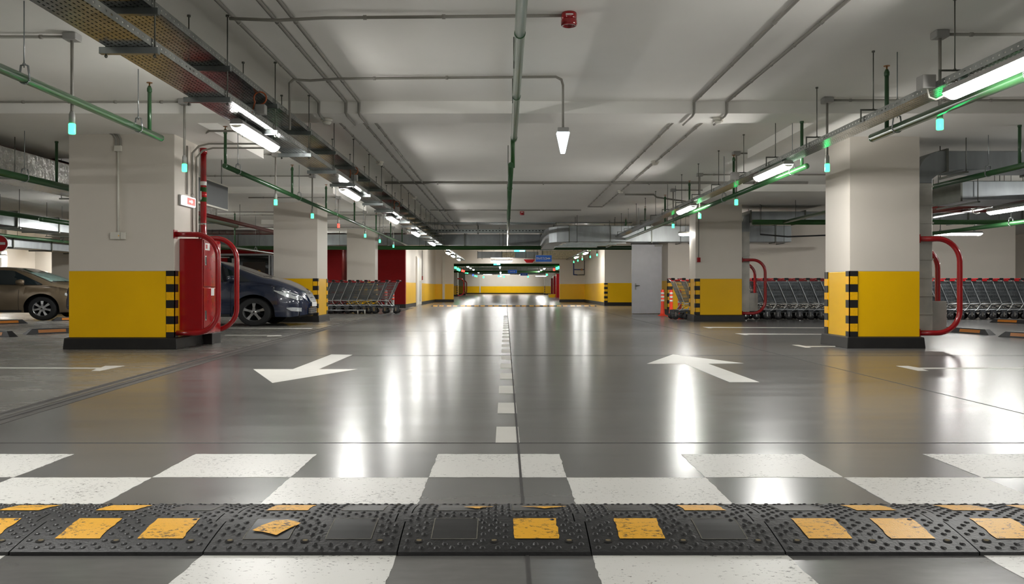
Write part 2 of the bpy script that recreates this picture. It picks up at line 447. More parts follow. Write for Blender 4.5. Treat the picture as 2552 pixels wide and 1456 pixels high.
CL2 = column(-5.8, -4.70, 20.55, 21.7, 2.995, 'white and yellow column behind the dark blue car', 'right', back_guard=True)
CR2 = column(4.86, 6.05, 21.05, 21.75, 2.995, 'white and yellow column behind the flexible posts on the right', 'left', back_guard=True)
CL3 = column(-5.75, -4.72, 29.8, 30.4, 2.995, 'white column rising behind the left trolley row', 'right')
CL4 = column(-18.9, -14.95, 27.0, 27.4, 2.995, 'white and yellow column at the far left behind the bronze car', 'left') if False else None
column(-14.9, -13.9, 27.0, 28.0, 2.995, 'white and yellow column at the far left behind the bronze car', 'left')
# narrow back pier of the left front column
tag(MB().box(-4.72, -4.43, 12.42, 12.8, 0, .165).build('footing_block', 'plinth_black', bevel=.006), 'black footing block behind the left front column under the hoop', 'footing')
guard(4.77, 39.6, 1, 1, None, side_w=.2, sw=.14); o = bpy.context.scene.objects[-1] if False else None
for ob in COL.objects:
    if ob.name.startswith('corner_guard') and ob.parent is None:
        ob.parent = bpy.data.objects['wall_pier_right']
g = guard(5.25, 26.6, 1, 1, bpy.data.objects['wall_cart_bay'], sw=.15)
g = guard(5.35, 49.8, 1, 1, bpy.data.objects['wall_header_right'], sw=.14, side=False)
# far hall columns
far_cols = [(-6.0, -4.9, 66, 67.5, 'right'), (-6.0, -4.9, 84, 85.5, 'right'), (4.9, 6.2, 104, 105, 'left'), (-6.2, -4.9, 100, 101, 'right')]
for i, (a, c, d, e, s) in enumerate(far_cols):
    column(a, c, d, e, ZC, ['first', 'second', 'right hand', 'last left'][i]+' distant column seen through the opening', s)
tag(MB().box(-.07, .07, -.03, 0, 0, 2.6).build('wall_trunking', 'plastic_white', loc=(-3.75, 49.8, .17)), 'white vertical trunking on the end wall left of the opening', 'trunking')
tag(MB().box(-.08, .08, -.03, 0, 0, 2.6).build('wall_trunking', 'plastic_white', loc=(-3.6, 116, .17)), 'thin white vertical trunking on the distant end wall', 'trunking')

# ------------------------------------------------------------------ fluorescent lamps
def make_lamp(Lh=.635):
    r = empty('fluorescent_lamp')
    b = MB(); prof = [(-.064, .004), (-.05, .045), (-.03, .056), (.03, .056), (.05, .045), (.064, .004)]
    b.prism(prof, lambda u, v, t: (u, t, v), -Lh, Lh); b.build('housing', 'plastic_grey', r)
    b = MB(); n = 8; sec = [(-.061, .003)]+[(-.062*math.cos(PI*i/n), -.055*math.sin(PI*i/n)) for i in range(0, n+1)]+[(.061, .003)]
    ys = [(-Lh+.005, .5), (-Lh+.05, 1), (Lh-.05, 1), (Lh-.005, .5)]; vs = []
    for y, k in ys: vs += [(u*(.8+.2*k), y, v*k-.001) for u, v in sec]
    m = len(sec); fs = [(i*m+j, i*m+j+1, (i+1)*m+j+1, (i+1)*m+j) for i in range(3) for j in range(m-1)]
    b.add(vs, fs, 0, True); b.build('diffuser', 'lamp_white', r)
    for e_ in (vs[:m], vs[3*m:]): MB().add(e_, [tuple(range(m))]).build('end_cap', 'plastic_white', r)
    b = MB().box(-.03, .03, -Lh*.7-.015, -Lh*.7+.015, .055, .1).box(-.03, .03, Lh*.7-.015, Lh*.7+.015, .055, .1)
    b.build('clip', 'zinc', r)
    return r
L0 = make_lamp(); used = [False]
def lamp(x, y, z, label, rz=0, group=None):
    o = L0 if not used[0] else copy_tree(L0); used[0] = True
    hang = rz or group == 'bay lamps' or y > 50
    o.location = (x, y, z); o.rotation_euler.z = rz; tag(o, label, 'lamp', group or 'fluorescent lamps')
    if hang:
        for q in (-.45, .45): MB().tube([(0, q, .05), (0, q, ZC-z)], .006, 5).build('suspension_rod', 'rod_steel', o)
    return o
ZL = H+1.525
for i, y in enumerate((8.3, 13.3, 18.3, 23.0, 28.2, 35.9, 39.3, 44.0)):
    lamp(-2.51, y, ZL, 'glowing tube lamp under the left cable trays, %s of its row' % ORD[i])
for i, y in enumerate((5.83, 10.77, 15.9, 35.9, 40.6)):
    lamp(3.49, y, ZL, 'glowing tube lamp under the right cable tray, %s of its row' % ORD[i])
lamp(3.49, .9, ZL, 'glowing tube lamp of the right row, over the camera'); lamp(-2.51, 3.3, ZL, 'glowing tube lamp of the left row, in front of the frame')
lamp(-2.51, -1.7, ZL, 'glowing tube lamp of the left row, behind the camera')
for i, (x, y) in enumerate(((3.49, -9), (-2.51, -6.7), (-2.51, -11.7))): lamp(x, y, ZL, CNT[i]+' lamp behind the camera position')
lamp(3.49, -4, ZL, 'glowing tube lamp of the right row, behind the camera')
lamp(9.75, 15.95, ZL, 'glowing tube lamp hanging in the right bay in line with the lane', group='bay lamps')
lamp(9.75, 10.5, ZL, 'glowing tube lamp of the right bay nearer than the frame edge', group='bay lamps')
lamp(*at(2386, 582, 21.5)[:2], at(0, 582, 21.5)[2], 'glowing tube lamp set crosswise above the right trolley row', rz=PI/2, group='bay lamps')
lamp(*at(1751, 583, 21.9)[:2], at(0, 583, 21.9)[2], 'lamp end showing beside the second right column', rz=PI/2, group='bay lamps')
lamp(15.5, 21.5, ZL-.1, 'glowing tube lamp crosswise, farther right', rz=PI/2, group='bay lamps')
lamp(*at(-28, 638, 30)[:2], at(0, 638, 30)[2], 'glowing tube lamp at the left edge of the picture', rz=PI/2, group='bay lamps')
lamp(-16.55, 31.2, 2.2, 'glowing tube lamp close to the far left bay wall', rz=PI/2, group='bay lamps')
for i, (x, y) in enumerate(((-10.5, 9), (-10.5, 15), (-10.5, 21), (-10.2, 24.3), (-16, 14), (14.5, 12), (-7.5, 31.5), (14, 31))):  # unseen lamps added to light the side bays
    lamp(x, y, 2.32, CNT[i]+' added unseen bay lamp away from the lane', group='bay lamps')
lamp(*at(1250, 650, 48.5)[:2], at(0, 650, 48.5)[2], 'glowing tube lamp crosswise over the opening in the end wall', rz=PI/2)
for i, y in enumerate((58, 63, 68, 74, 88)):
    lamp(-2.9, y, 2.5, 'tiny glowing lamp left in the distant hall, %s' % ORD[i])
for i, y in enumerate((58, 70, 76, 82)):
    lamp(3.3, y, 2.5, 'tiny glowing lamp right in the distant hall, %s' % ORD[i])
lamp(*at(1348, 688, 100)[:2], at(0, 688, 100)[2], 'tiny glowing crosswise lamp at the right end of the distant hall', rz=PI/2)
for i, x in enumerate((-2.5, 0, 2.5)):
    lamp(x, 113.5, 2.75, CNT[i]+' lamp washing the distant end wall', rz=PI/2)

# ------------------------------------------------------------------ cable trays
def tray(x0, x1, zb, ys, y0, y1, label, rods=True, crossbars=True, zrod=ZC, hook=0):
    r = empty('cable_tray', (0, 0, zb), label, 'cable tray')
    b = MB().box(x0, x1, y0, y1, 0, .002); b.build('tray_bed', 'tray_perforated', r)
    b = MB().box(x0-.002, x0, y0, y1, 0, .055).box(x1, x1+.002, y0, y1, 0, .055)
    b.build('tray_flange', 'tray_flange', r)
    if x1-x0 > .25:
        nk = int((x1-x0-.02)/.03)
        b = MB()
        for k in range(nk):
            xx = x0+.02+.03*k; pts = [(xx+random.uniform(-.006, .006), y0+(y1-y0)*i/12, .017+random.uniform(0, .004)) for i in range(13)]
            b.tube(pts, .0145, 5)
        o = b.build('cables', 'trim_black', r); tag(o, 'dark cables lying in the tray', kind='stuff')
    proto = None
    for y in ys:
        if proto is None:
            proto = empty('hanger', (0, y, 0)); proto.parent = r
            if crossbars:
                b = MB().box(x0-.05, x1+.04, -.02, .02, -.045, -.002)
                b.build('crossbar', 'zinc', proto)
            if rods:
                b = MB()
                for x in ((x0-.012, x1+.012) if not hook else ((x0+x1)/2,)):
                    b.tube([(x, 0, -.07 if not hook else .12), (x, 0, zrod-zb)], .0055, 6)
                    b.lathe([(.011, 0), (.011, .012)], (x, 0, -.065 if not hook else .12), n=6)
                    b.lathe([(.016, 0), (.016, .015)], (x, 0, zrod-zb-.015), n=6)
                if hook:
                    b.tube([(x0-.02, 0, .0), (x0-.02, 0, .12), (x1+.02, 0, .12)], .008, 6)
                b.build('threaded_rod', 'rod_steel', proto)
        else:
            c = proto.copy(); COL.objects.link(c); c.parent = r; c.location = (0, y, 0)
            for ch in proto.children:
                d = ch.copy(); COL.objects.link(d); d.parent = c
    return r
ysL = [5.47+1.43*i-1.43*2 for i in range(0, 22)]
T1 = tray(-2.645, -2.345, H+1.6, ysL, -5.5, 48, 'lower perforated cable tray of the left pair, lamps under it')
T2 = tray(-2.645, -2.345, H+1.862, ysL, -5.5, 30.5, 'upper perforated cable tray of the left pair', rods=False)
T3 = tray(3.45, 3.65, H+1.6, [6.5-1.44*3+1.44*i for i in range(24)], -5.5, 47, 'narrow perforated cable tray on the right, lamps under it', crossbars=False, hook=1)
T4 = tray(9.6, 9.8, H+1.6, [10+1.5*i for i in range(8)], 6, 24, 'narrow cable tray in the right bay', crossbars=False, hook=1)
# tray crossing the lane in front of the far ducts
def xtray(x0, x1, y0, y1, z, h, label, rods):
    r = empty('cable_tray', (0, (y0+y1)/2, z), label, 'cable tray')
    d = (y1-y0)/2
    b = MB().box(x0, x1, -d, d, 0, .002).box(x0, x1, -d, -d+.002, 0, h).box(x0, x1, d-.002, d, 0, h)
    n = int((x1-x0)/.12)
    for i in range(n):
        xx = x0+.12*i; b.box(xx, xx+.05, -d-.003, -d, h*.45, h*.7, 1)
    b.build('tray_bed', ['zinc', 'dark_void'], r)
    for x in rods:
        q = MB().tube([(x, -d-.01, -.03), (x, -d-.01, ZC-z)], .012, 6).tube([(x, d+.01, -.03), (x, d+.01, ZC-z)], .012, 6).box(x-.02, x+.02, -d-.04, d+.04, -.04, 0)
        q.build('hanger', 'rod_steel', r)
    return r
xtray(-3.3, 5.6, 28.6, 29.1, at(0, 557, 28.6)[2], .12, 'upper cable tray crossing the lane above the long green pipe', (-1.0, 1.75, 4.2))
xtray(-3.0, 1.75, 29.7, 30.1, at(0, 580, 29.7)[2], .12, 'lower cable tray crossing the lane above the long green pipe', (-1.0, 1.75))
# small junction boxes beside the trays
def jbox(x, y, z, label, cable='orange_cable', s=.045):
    r = empty('junction_box', (x, y, z), label, 'junction box')
    b = MB().box(-s, s, -s, s, -s, s); b.build('box', 'plastic_grey', r, bevel=.006)
    pts = arc((0, .09), .06, -PI*.45, PI*1.2, 14, lambda u, v: (u-.01, 0, v+.02))
    if x < 0: MB().tube([(0, 0, s)]+pts+[(-.1, .02, -.05)], .0075, 6).build('cable', cable, r)
    else: MB().tube([(0, -.02, -s), (.01, -.03, -s-.07), (.04, -.08, -s-.1), (.07, -.16, -s-.08)], .0075, 6).build('cable', cable, r)
    MB().box(-s*.3, s*.3, -s-.002, -s, -s*.3, s*.3).build('sticker', 'plastic_grey', r)
for i, y in enumerate((7.84, 12.7, 17.7)): jbox(-2.36+.03, y, H+1.7, 'small white box with a looped cable on the left tray, '+ORD[i])
for i, y in enumerate((6.65, 12.2)): jbox(3.40, y, H+1.66, 'small white box with a looped cable on the right tray, '+ORD[i], 'plastic_white', .055)
jbox(9.55, 16.85, H+1.66, 'small white box with a looped cable on the right bay tray', 'plastic_white', .05)

# ------------------------------------------------------------------ sprinkler pipes
def sprinkler(x, z, y0, y1, r0, stubs, hangs, label, mat_='green_pipe', ztop=None, drop0=False, n=14):
    r = empty('sprinkler_pipe', (x, 0, H+z), label, 'pipe')
    b = MB().tube([(0, y0, 0), (0, y1, 0)], r0, n)
    for ye in (y0, y1):
        s = -1 if ye == y0 else 1
        b.lathe([(r0*1.01, 0), (r0*1.0, s*r0*.5), (r0*.6, s*r0*.9), (.001, s*r0)], (0, ye, 0), 'y', n)
    b.build('pipe_run', mat_, r)
    zt = (ztop or 2.16)-z
    for ys in stubs:
        b = MB().tube([(0, 0, 0), (0, 0, zt)], .021, 10).lathe([(.021, 0), (.026, .01), (.026, .04), (.014, .07)], (0, 0, zt-.05), n=10)
        s = b.build('riser', mat_, r, loc=(0, ys, 0))
        MB().tube([(0, 0, zt), (0, 0, zt+.05)], .008, 6).lathe([(.03, 0), (.032, .006)], (0, 0, zt+.05), n=10).build('sprinkler_head', 'brass', s)
    for yh in hangs:
        b = MB()
        pts = [(0, .0, r0+.075), (-r0*.75, 0, r0+.07), (-r0*1.12, 0, 0)]+arc((0, 0), r0*1.12, PI, 2*PI, 8, lambda u, v: (u, 0, v))+[(r0*.75, 0, r0+.07), (0, 0, r0+.075)]
        for i in range(len(pts)-1):
            (ax, _, az), (bx, _, bz) = pts[i], pts[i+1]
            if abs(ax-bx)+abs(az-bz) < 1e-5: continue
            b.tube([(ax, -.0, az), (bx, 0, bz)], .005, 4)
            b.tube([(ax, .012, az), (bx, .012, bz)], .005, 4)
        b.tube([(0, 0, r0+.05), (0, 0, ZC-H-z)], .0055, 6); b.lathe([(.013, 0), (.013, .015)], (0, 0, r0+.07), n=6)
        b.build('clevis_hanger', 'zinc', r, loc=(0, yh, 0))
    return r
sprinkler(-3.84, 1.67, -5, 9.15, .037, (8.87, 5.5), (6.56, 8.6), 'green sprinkler pipe in front on the left, ending over the left column')
sprinkler(-3.84, 1.67, 11.25, 32.8, .035, (11.27, 14.8, 17.6, 20.9, 24.4, 27.5, 30.5), (11.8, 15.3, 18.6, 22.2, 25.8), 'long green sprinkler pipe over the left bays')
sprinkler(3.80, 1.555, -5, 8.5, .043, (8.2, 5.2), (5.95, 7.98), 'green sprinkler pipe in front on the right beside the bright lamp')
sprinkler(3.80, 1.54, 10.4, 32.3, .037, (10.55, 13.7, 17.0, 19.6, 22.4, 26, 29.4), (14.3, 10.9, 18.4, 23.5), 'long green sprinkler pipe over the right bays')
sprinkler(-6.55, 1.5, 6, 20, .05, (9.0, 12, 15), (11.2, 16), 'green pipe under the foil duct on the left')
sprinkler(-7.9, 1.17, 14, 31, .04, (18, 24), (16, 20, 26), 'green sprinkler pipe between the left columns')
sprinkler(-10.4, 1.55, 12, 31, .05, (16.8, 21, 26), (13.5, 15.4, 20), 'green pipe deeper in the left bay')
sprinkler(-12.4, 1.3, 14, 32, .04, (20, 25), (17, 23), 'thin green pipe outermost in the left bay')
sprinkler(6.75, 1.6, 7, 20, .04, (10.8, 14), (11.5, 15), 'green sprinkler pipe under the big right duct')
sprinkler(10.2, 1.3, 14, 26, .045, (15.5, 20), (16.6, 22), 'green sprinkler pipe beside the right bay lamp')
# central pipe: big run, drop, second run
r = empty('drain_pipe', (0, 0, 0), 'thick green pipe running overhead along the lane centre', 'pipe')
b = MB().tube([(.117, -5, H+2.08), (.117, 11.5, H+2.08)], .043, 20)
for y in (6.7, 8.9, 11.35): b.lathe([(.047, 0), (.047, .03)], (.117, y, H+2.08), 'y', 20)
b.build('pipe_run', 'green_pipe', r)
b = MB().tube([(.1, 11.45, H+2.08), (.1, 11.5, H+1.98), (.1, 11.5, H+1.68)], .03, 14); b.build('drop_pipe', 'dark_green_pipe', r)
b = MB().tube([(.075, 11.35, H+1.70), (.075, 36, H+1.70)], .038, 16)
for y in (14, 20, 25.5): b.lathe([(.043, 0), (.043, .04)], (.075, y, H+1.70), 'y', 16)
b.build('pipe_run', 'green_pipe', r)
for y in (7.5, 8.9): MB().tube([(.075, y, H+2.0), (.075, y, ZC)], .0055, 6).build('hanger', 'rod_steel', r)
for y in (13.2, 18, 24): MB().tube([(.04, y, H+1.68), (.04, y, ZC)], .0065, 6).build('hanger', 'rod_steel', r)
def run(pts, rad, m, label, name='pipe', cat='pipe', n=12):
    o = tag(MB().tube(pts, rad, n).build(name, m), label, cat)
    if pts[0][2] > 1.9 and pts[-1][2] > 1.9:
        a, c = Vector(pts[0]), Vector(pts[-1]); k_ = max(2, int((c-a).length/3))
        for i in range(k_):
            p = a+(c-a)*((i+.3)/k_)
            if len(pts) > 2: p = Vector(pts[0] if i == 0 else pts[-1])
            MB().tube([p, (p.x, p.y, ZC)], .007, 5).build('hanger', 'rod_steel', o)
    return o
run([(-13.2, 31, 2.365), (4.9, 31, 2.365)], .078, 'dark_green_pipe', 'long thick dark green pipe crossing the whole lane')
run([(6.0, 20, at(0, 554, 20)[2]), (20, 20, at(0, 554, 20)[2])], .062, 'dark_green_pipe', 'thick dark green pipe crossing above the right trolleys')
run([(-21, 24, at(0, 612, 24)[2]), (-13, 24, at(0, 612, 24)[2])], .075, 'dark_green_pipe', 'thick dark green pipe crossing the far left bay')
run([(-4, 56, 2.42), (4.5, 56, 2.42)], .11, 'dark_green_pipe', 'dark green pipe across the distant hall, nearer')
run([(-6, 82, 2.48), (6, 82, 2.48)], .1, 'dark_green_pipe', 'dark green pipe across the distant hall, farther')
run([(8.4, 9, H+1.37), (8.4, 20.5, H+1.6)], .05, 'dark_red_pipe', 'dark red pipe running lengthwise under the right duct')
run([(6.9, 17.4, at(0, 522, 17.4)[2]), (10.2, 17.4, at(0, 522, 17.4)[2])], .07, 'dark_red_pipe', 'thick dark red pipe crossing behind the right riser duct')
run([(-7.6, 12.3, H+2.1), (-7.6, 20, H+2.1)], .06, 'dark_red_pipe', 'dark red pipe above the foil duct on the left')
run([(-12, 33, 2.78), (-6.8, 33, 2.78)], .09, 'dark_red_pipe', 'dark red pipe high above the red wall')
run([at(858, 575, 33), at(858, 700, 33)], .1, 'dark_red_pipe', 'dark red standpipe beside the third left column')
run([(-6.8, 16.5, H+1.65), (-6.8, 27, H+1.65)], .05, 'dark_red_pipe', 'dark red pipe between the first two left columns')

# ------------------------------------------------------------------ ducts
def duct(a, c, label, m='galvanised', seam=1.2, axis=0, flange=.03):
    (x0, y0, z0), (x1, y1, z1) = a, c
    r = empty('air_duct', ((x0+x1)/2, (y0+y1)/2, z0), label, 'duct')
    ox, oy = (x0+x1)/2, (y0+y1)/2
    MB().box(x0-ox, x1-ox, y0-oy, y1-oy, 0, z1-z0).build('duct_body', m, r, bevel=.01)
    lo, hi = (x0, x1) if axis == 0 else ((y0, y1) if axis == 1 else (z0, z1))
    t = lo
    while t <= hi+1e-6:
        e = flange
        b = MB()
        if axis == 0: b.box(t-.015-ox, t+.015-ox, y0-e-oy, y1+e-oy, -e, z1-z0+e)
        elif axis == 1: b.box(x0-e-ox, x1+e-ox, t-.015-oy, t+.015-oy, -e, z1-z0+e)
        else: b.box(x0-.012-ox, x1+.012-ox, y0-.012-oy, y1+.012-oy, t-z0-.01, t-z0+.01)
        b.build('flange', 'rod_steel' if axis != 2 else m, r)
        t += seam
    if z0 > 1.9 and axis != 2:
        n = max(2, int((hi-lo)/2.8)+1)
        for i in range(n):
            q = lo+.25+(hi-lo-.5)*i/(n-1); b = MB()
            for sgn in (-1, 1):
                px_, py_ = (q-ox, sgn*((y1-y0)/2+.05)) if axis == 0 else (sgn*((x1-x0)/2+.05), q-oy)
                b.tube([(px_, py_, -.05), (px_, py_, ZC-z0)], .007, 5)
            if axis == 0: b.box(q-ox-.02, q-ox+.02, y0-oy-.08, y1-oy+.08, -.055, -.03)
            else: b.box(x0-ox-.08, x1-ox+.08, q-oy-.02, q-oy+.02, -.055, -.03)
            b.build('hanger', 'rod_steel', r)
    return r
duct((-7.6, 32, 2.52), (1.6, 32.8, 2.94), 'wide sheet metal duct crossing behind the long green pipe', seam=1.5)
duct((-15, 32.3, 2.5), (-8, 33.0, 2.95), 'dark sheet metal duct over the red wall', seam=1.5)
duct((2.0, 25.9, at(0, 603, 25.9)[2]), (9, 26.5, at(0, 563, 25.9)[2]), 'boxy duct on the right reaching over the grey door', seam=1.3)
# flat elbow between them
b = MB(); pts = []
cx, cy = 2.15, 29.4
for i in range(9):
    a = -PI/2-i*PI/16; pts.append((cx+1.8*math.cos(a)*.5, cy+1.8*math.sin(a)))
inner = [(2.0, 26.5), (1.85, 26.9), (1.8, 28.0), (1.8, 31.9)]
outer = [(2.0, 25.9), (1.62, 26.05), (1.4, 26.5), (1.33, 27.4), (1.33, 31.9)]
b.plate(outer+inner[::-1], at(0, 603, 25.9)[2], at(0, 563, 25.9)[2])
tag(b.build('duct_elbow', 'galvanised', bevel=.01), 'curved sheet metal duct elbow under the lane ceiling', 'duct')
for i in range(4):
    zz = at(0, 606+3*i, 25.7)[2]
    tag(MB().box(1.9-.12*i, 3.75-.3*i, 25.6, 25.85, zz-.02, zz+.012).build('duct_rail', 'zinc'), CNT[i]+' thin metal rail stacked below the duct elbow', 'rail', 'rails below the duct elbow')
duct((-1.62, 47.6, 2.6), (1.9, 48.4, 2.95), 'grey duct above the opening in the end wall', seam=1.4)
duct((2.1, 46.5, 2.5), (4.7, 47.4, 2.95), 'pale insulated duct above the end wall, right part', 'insulation', seam=3)
duct((-.2, 47.3, 2.62), (.55, 47.55, 2.9), 'pale insulated duct piece over the opening', 'insulation', seam=3)
duct((-4.8, 100, 2.5), (4.8, 101, 3.0), 'duct in front of the distant end wall')
duct((-4.5, 70, 2.72), (4.5, 71, 3.0), 'duct crossing the distant hall')
# right front: riser along the column, elbow, horizontal
duct((5.89, 11.75, .22), (6.1, 12.25, H+1.5), 'upright sheet metal duct riser on the right front column', 'riser_metal', seam=.26, axis=2)
b = MB()
f = lambda u, v, t: (u, t, v)
co = [(5.89, H+1.5), (5.9, H+1.62)]+[(5.9+.33*(1-math.cos(a)), H+1.62+.34*math.sin(a)) for a in [PI/2*i/6 for i in range(1, 7)]]+[(6.3, H+1.96)]
ci = [(6.3, H+1.68), (6.2, H+1.64), (6.1, H+1.56), (6.1, H+1.5)]
b.prism(co+ci, f, 11.75, 12.25)
tag(b.build('duct_elbow', 'galvanised', bevel=.008), 'sheet metal duct elbow on top of the right riser', 'duct')
duct((6.3, 11.75, H+1.69), (13, 12.35, H+1.96), 'horizontal sheet metal duct going right from the riser', seam=1.45)
duct((7.3, 13.2, H+1.42), (13, 14.3, H+1.72), 'second sheet metal duct behind the riser duct', seam=1.2)
tag(MB().box(6.1, 6.33, 11.8, 11.95, .2, .66).build('metal_box', 'riser_metal', bevel=.006), 'low galvanised box at the foot of the right riser', 'box')
duct((6.09, 21.3, .2), (6.32, 21.8, H+1.45), 'upright duct riser on the second right column', 'riser_metal', seam=.3, axis=2)
duct((6.32, 21.2, at(0, 553, 21.3)[2]), (16, 22.2, at(0, 528, 21.3)[2]), 'horizontal duct from the second right column', seam=1.4)
b = MB(); co = [(6.09, H+1.45), (6.12, H+1.7), (6.2, H+1.86), (6.34, H+1.95)]; ci = [(6.34, H+1.7), (6.32, H+1.45)]
tag(b.prism(co+ci, f, 21.3, 21.8).build('duct_elbow', 'galvanised', bevel=.008), 'duct elbow on the second right riser', 'duct')
tag(MB().box(6.32, 6.55, 21.35, 21.5, .25, .72).build('metal_box', 'riser_metal', bevel=.006), 'low galvanised box at the foot of the second right riser', 'box')
# left bay ducts
duct((-7.7, 6, H+1.6), (-7.0, 20, H+1.98), 'crinkled foil wrapped duct on the left', 'foil', seam=9, axis=1, flange=.004)
duct((-12.2, 10, H+1.42), (-11.3, 31, H+1.75), 'grey sheet metal duct deep in the left bay', seam=1.8, axis=1)
duct((-13.3, 14, H+1.05), (-12.7, 31, H+1.3), 'lower grey duct deep in the left bay', seam=1.8, axis=1)
duct((-21, 28, H+1.4), (-13, 28.6, H+1.7), 'grey duct crossing the far left bay')
tag(MB().box(-7.95, -7.72, 8, 20, H+1.95, H+2.22).build('cable_tray', 'dark_void'), 'dark cable run above the foil duct', 'cable tray')
run([(11, 20.8, 2.14), (9.6, 21, 2.12), (8.3, 21, 2.2), (7.2, 21, 2.16), (6.5, 21, 2.22)], .02, 'trim_black', 'black sagging cable behind the right columns', 'cable', 'cable', 8)
run([(3.6, 27.2, at(0, 573, 27.2)[2]), (4.6, 27.2, at(0, 575, 27.2)[2]), (5.8, 27, at(0, 574, 27)[2])], .03, 'trim_black', 'black cable above the grey door', 'cable', 'cable', 8)

# ------------------------------------------------------------------ ceiling conduits
def conduit(pts, label, rad=.0135, clips=.62, m='conduit_grey'):
    b = MB().tube(pts, rad, 8)
    for i in range(len(pts)-1):
        a, c = Vector(pts[i]), Vector(pts[i+1]); L_ = (c-a).length; n = int(L_/clips)
        for k in range(n):
            p = a+(c-a)*((k+.5)/n); d = (c-a).normalized()*.014
            b.tube([p-d, p+d], rad*1.45, 8)
    return tag(b.build('conduit', m), label, 'conduit')
ZP = ZC-.02
def lane_conduit(x, y0, y1, label):
    conduit([(x, y0, ZP), (x, 10.04, ZP), (x, 10.04, ZP-.13), (x, 10.12, ZP-.155), (x, 10.66, ZP-.155)], label+', near part stepping down the beam')
    conduit([(x, 10.7, ZP), (x, y1, ZP)], label+', far part behind the beam')
lane_conduit(-2.28, 2, 31.5, 'leftmost of three ceiling conduits along the lane')
lane_conduit(-1.95, 2, 31.5, 'middle of three ceiling conduits along the lane')
lane_conduit(-1.79, 2, 31.5, 'rightmost of three ceiling conduits along the lane')
lane_conduit(2.30, 2, 23.0, 'inner ceiling conduit right of the lane centre')
lane_conduit(2.70, 2, 23.0, 'outer ceiling conduit right of the lane centre')
conduit([(-2.3, 6.85, ZP-.025), (-1.9, 6.85, ZP-.04), (-1.5, 6.85, ZP-.02), (.47, 6.85, ZP)], 'ceiling conduit leading across to the red alarm')
conduit([(-2.32, 8.84, 2.55), (-2.32, 8.84, ZP-.07), (-2.28, 8.84, ZP-.03), (-2.1, 8.84, ZP-.04), (-1.8, 8.84, ZP-.02), (.54, 8.84, ZP), (.6, 8.84, ZP-.03), (.617, 8.84, ZP-.09), (.617, 8.84, H+1.72)], 'ceiling conduit leading across and down to the tapered lamp')
conduit([(-2.6, 17.7, ZP), (6.5, 17.7, ZP)], 'thick ceiling conduit crossing the lane', rad=.035, clips=2)
conduit([(-2.2, 24, ZP), (2.2, 24, ZP)], 'thin ceiling conduit crossing the lane to the small red alarm', rad=.018, clips=2)
conduit([(2.3, 23, ZP), (2.7, 23, ZP)], 'short cross conduit joining the two right conduits')
conduit([(2.9, 20, ZP), (3.6, 20, ZP), (3.75, 20.4, ZP-.02), (5.0, 20.4, ZP-.2)], 'kinked ceiling conduit before the second right column', rad=.018, clips=2)
conduit([(-4.7, 12.5, ZP), (-4.0, 11.1, ZC-.17), (-2.7, 11.1, ZC-.17)], 'conduit from the left column top towards the tray', clips=3)
# indicator drops
XI = -3.9
def indicator(x, y, zl, side, col, label, xout, ceil=ZP, green=True):
    r = empty('indicator_lamp', (x, y, zl), label, 'indicator lamp', 'bay indicator lamps')
    MB().lathe([(.026, -.045), (.03, -.04), (.03, .045), (.024, .05)], n=14).build('lens', col, r)
    MB().lathe([(.026, .05), (.026, .13), (.016, .16)], n=12).build('socket', 'plastic_grey', r)
    MB().tube([(0, 0, .15), (0, 0, ceil-zl-.02)], .014, 8).build('drop_tube', 'conduit_grey', r)
    b = MB().box(-.06, .06, -.06, .06, ceil-zl-.045, ceil-zl+.018); b.build('ceiling_box', 'plastic_grey', r, bevel=.008)
    if xout is not None:
        b = MB().tube([(.05*side, 0, ceil-zl-.01), (xout-x, 0, ceil-zl-.01)], .0135, 8)
        n = int(abs(xout-x)/.55)
        for k in range(n):
            q = (xout-x)*(k+.5)/n; b.tube([(q-.014, 0, ceil-zl-.01), (q+.014, 0, ceil-zl-.01)], .019, 8)
        b.build('feed_conduit', 'conduit_grey', r)
Ls = [(7.4, 1.43, 'led_green'), (9.99, 1.457, 'led_green'), (13.95, 1.45, 'led_green'), (16.6, 1.45, 'led_green'), (19.2, 1.45, 'led_red'), (22.85, 1.45, 'led_green'), (25.5, 1.45, 'led_green'),
      (28.6, 1.45, 'led_green')]
for i, (y, z, c) in enumerate(Ls):
    cc = ZC-.17 if 18.6 < y < 23 or 27.6 < y < 32 else ZP
    indicator(XI, y, H+z, -1, c, '%s bay lamp hanging over the left bays, %s' % ('red' if c == 'led_red' else 'green', ORD[i]), -9.5 if i not in (4,) else -6, ceil=cc)
Rs = [(7.33, 1.455), (9.9, 1.445), (13.8, 1.435), (16.4, 1.43), (19.0, 1.43), (34.8, 1.4), (37.6, 1.42), (41.5, 1.45), (44, 1.46), (46.7, 1.47)]
for i, (y, z) in enumerate(Rs):
    cc = ZC-.17 if 18.2 < y < 23.4 and False else ZP
    indicator(3.87, y, H+z, 1, 'led_green', 'green bay lamp hanging over the right bays, '+ORD[i], 9.5 if i < 4 else 5, ceil=cc)
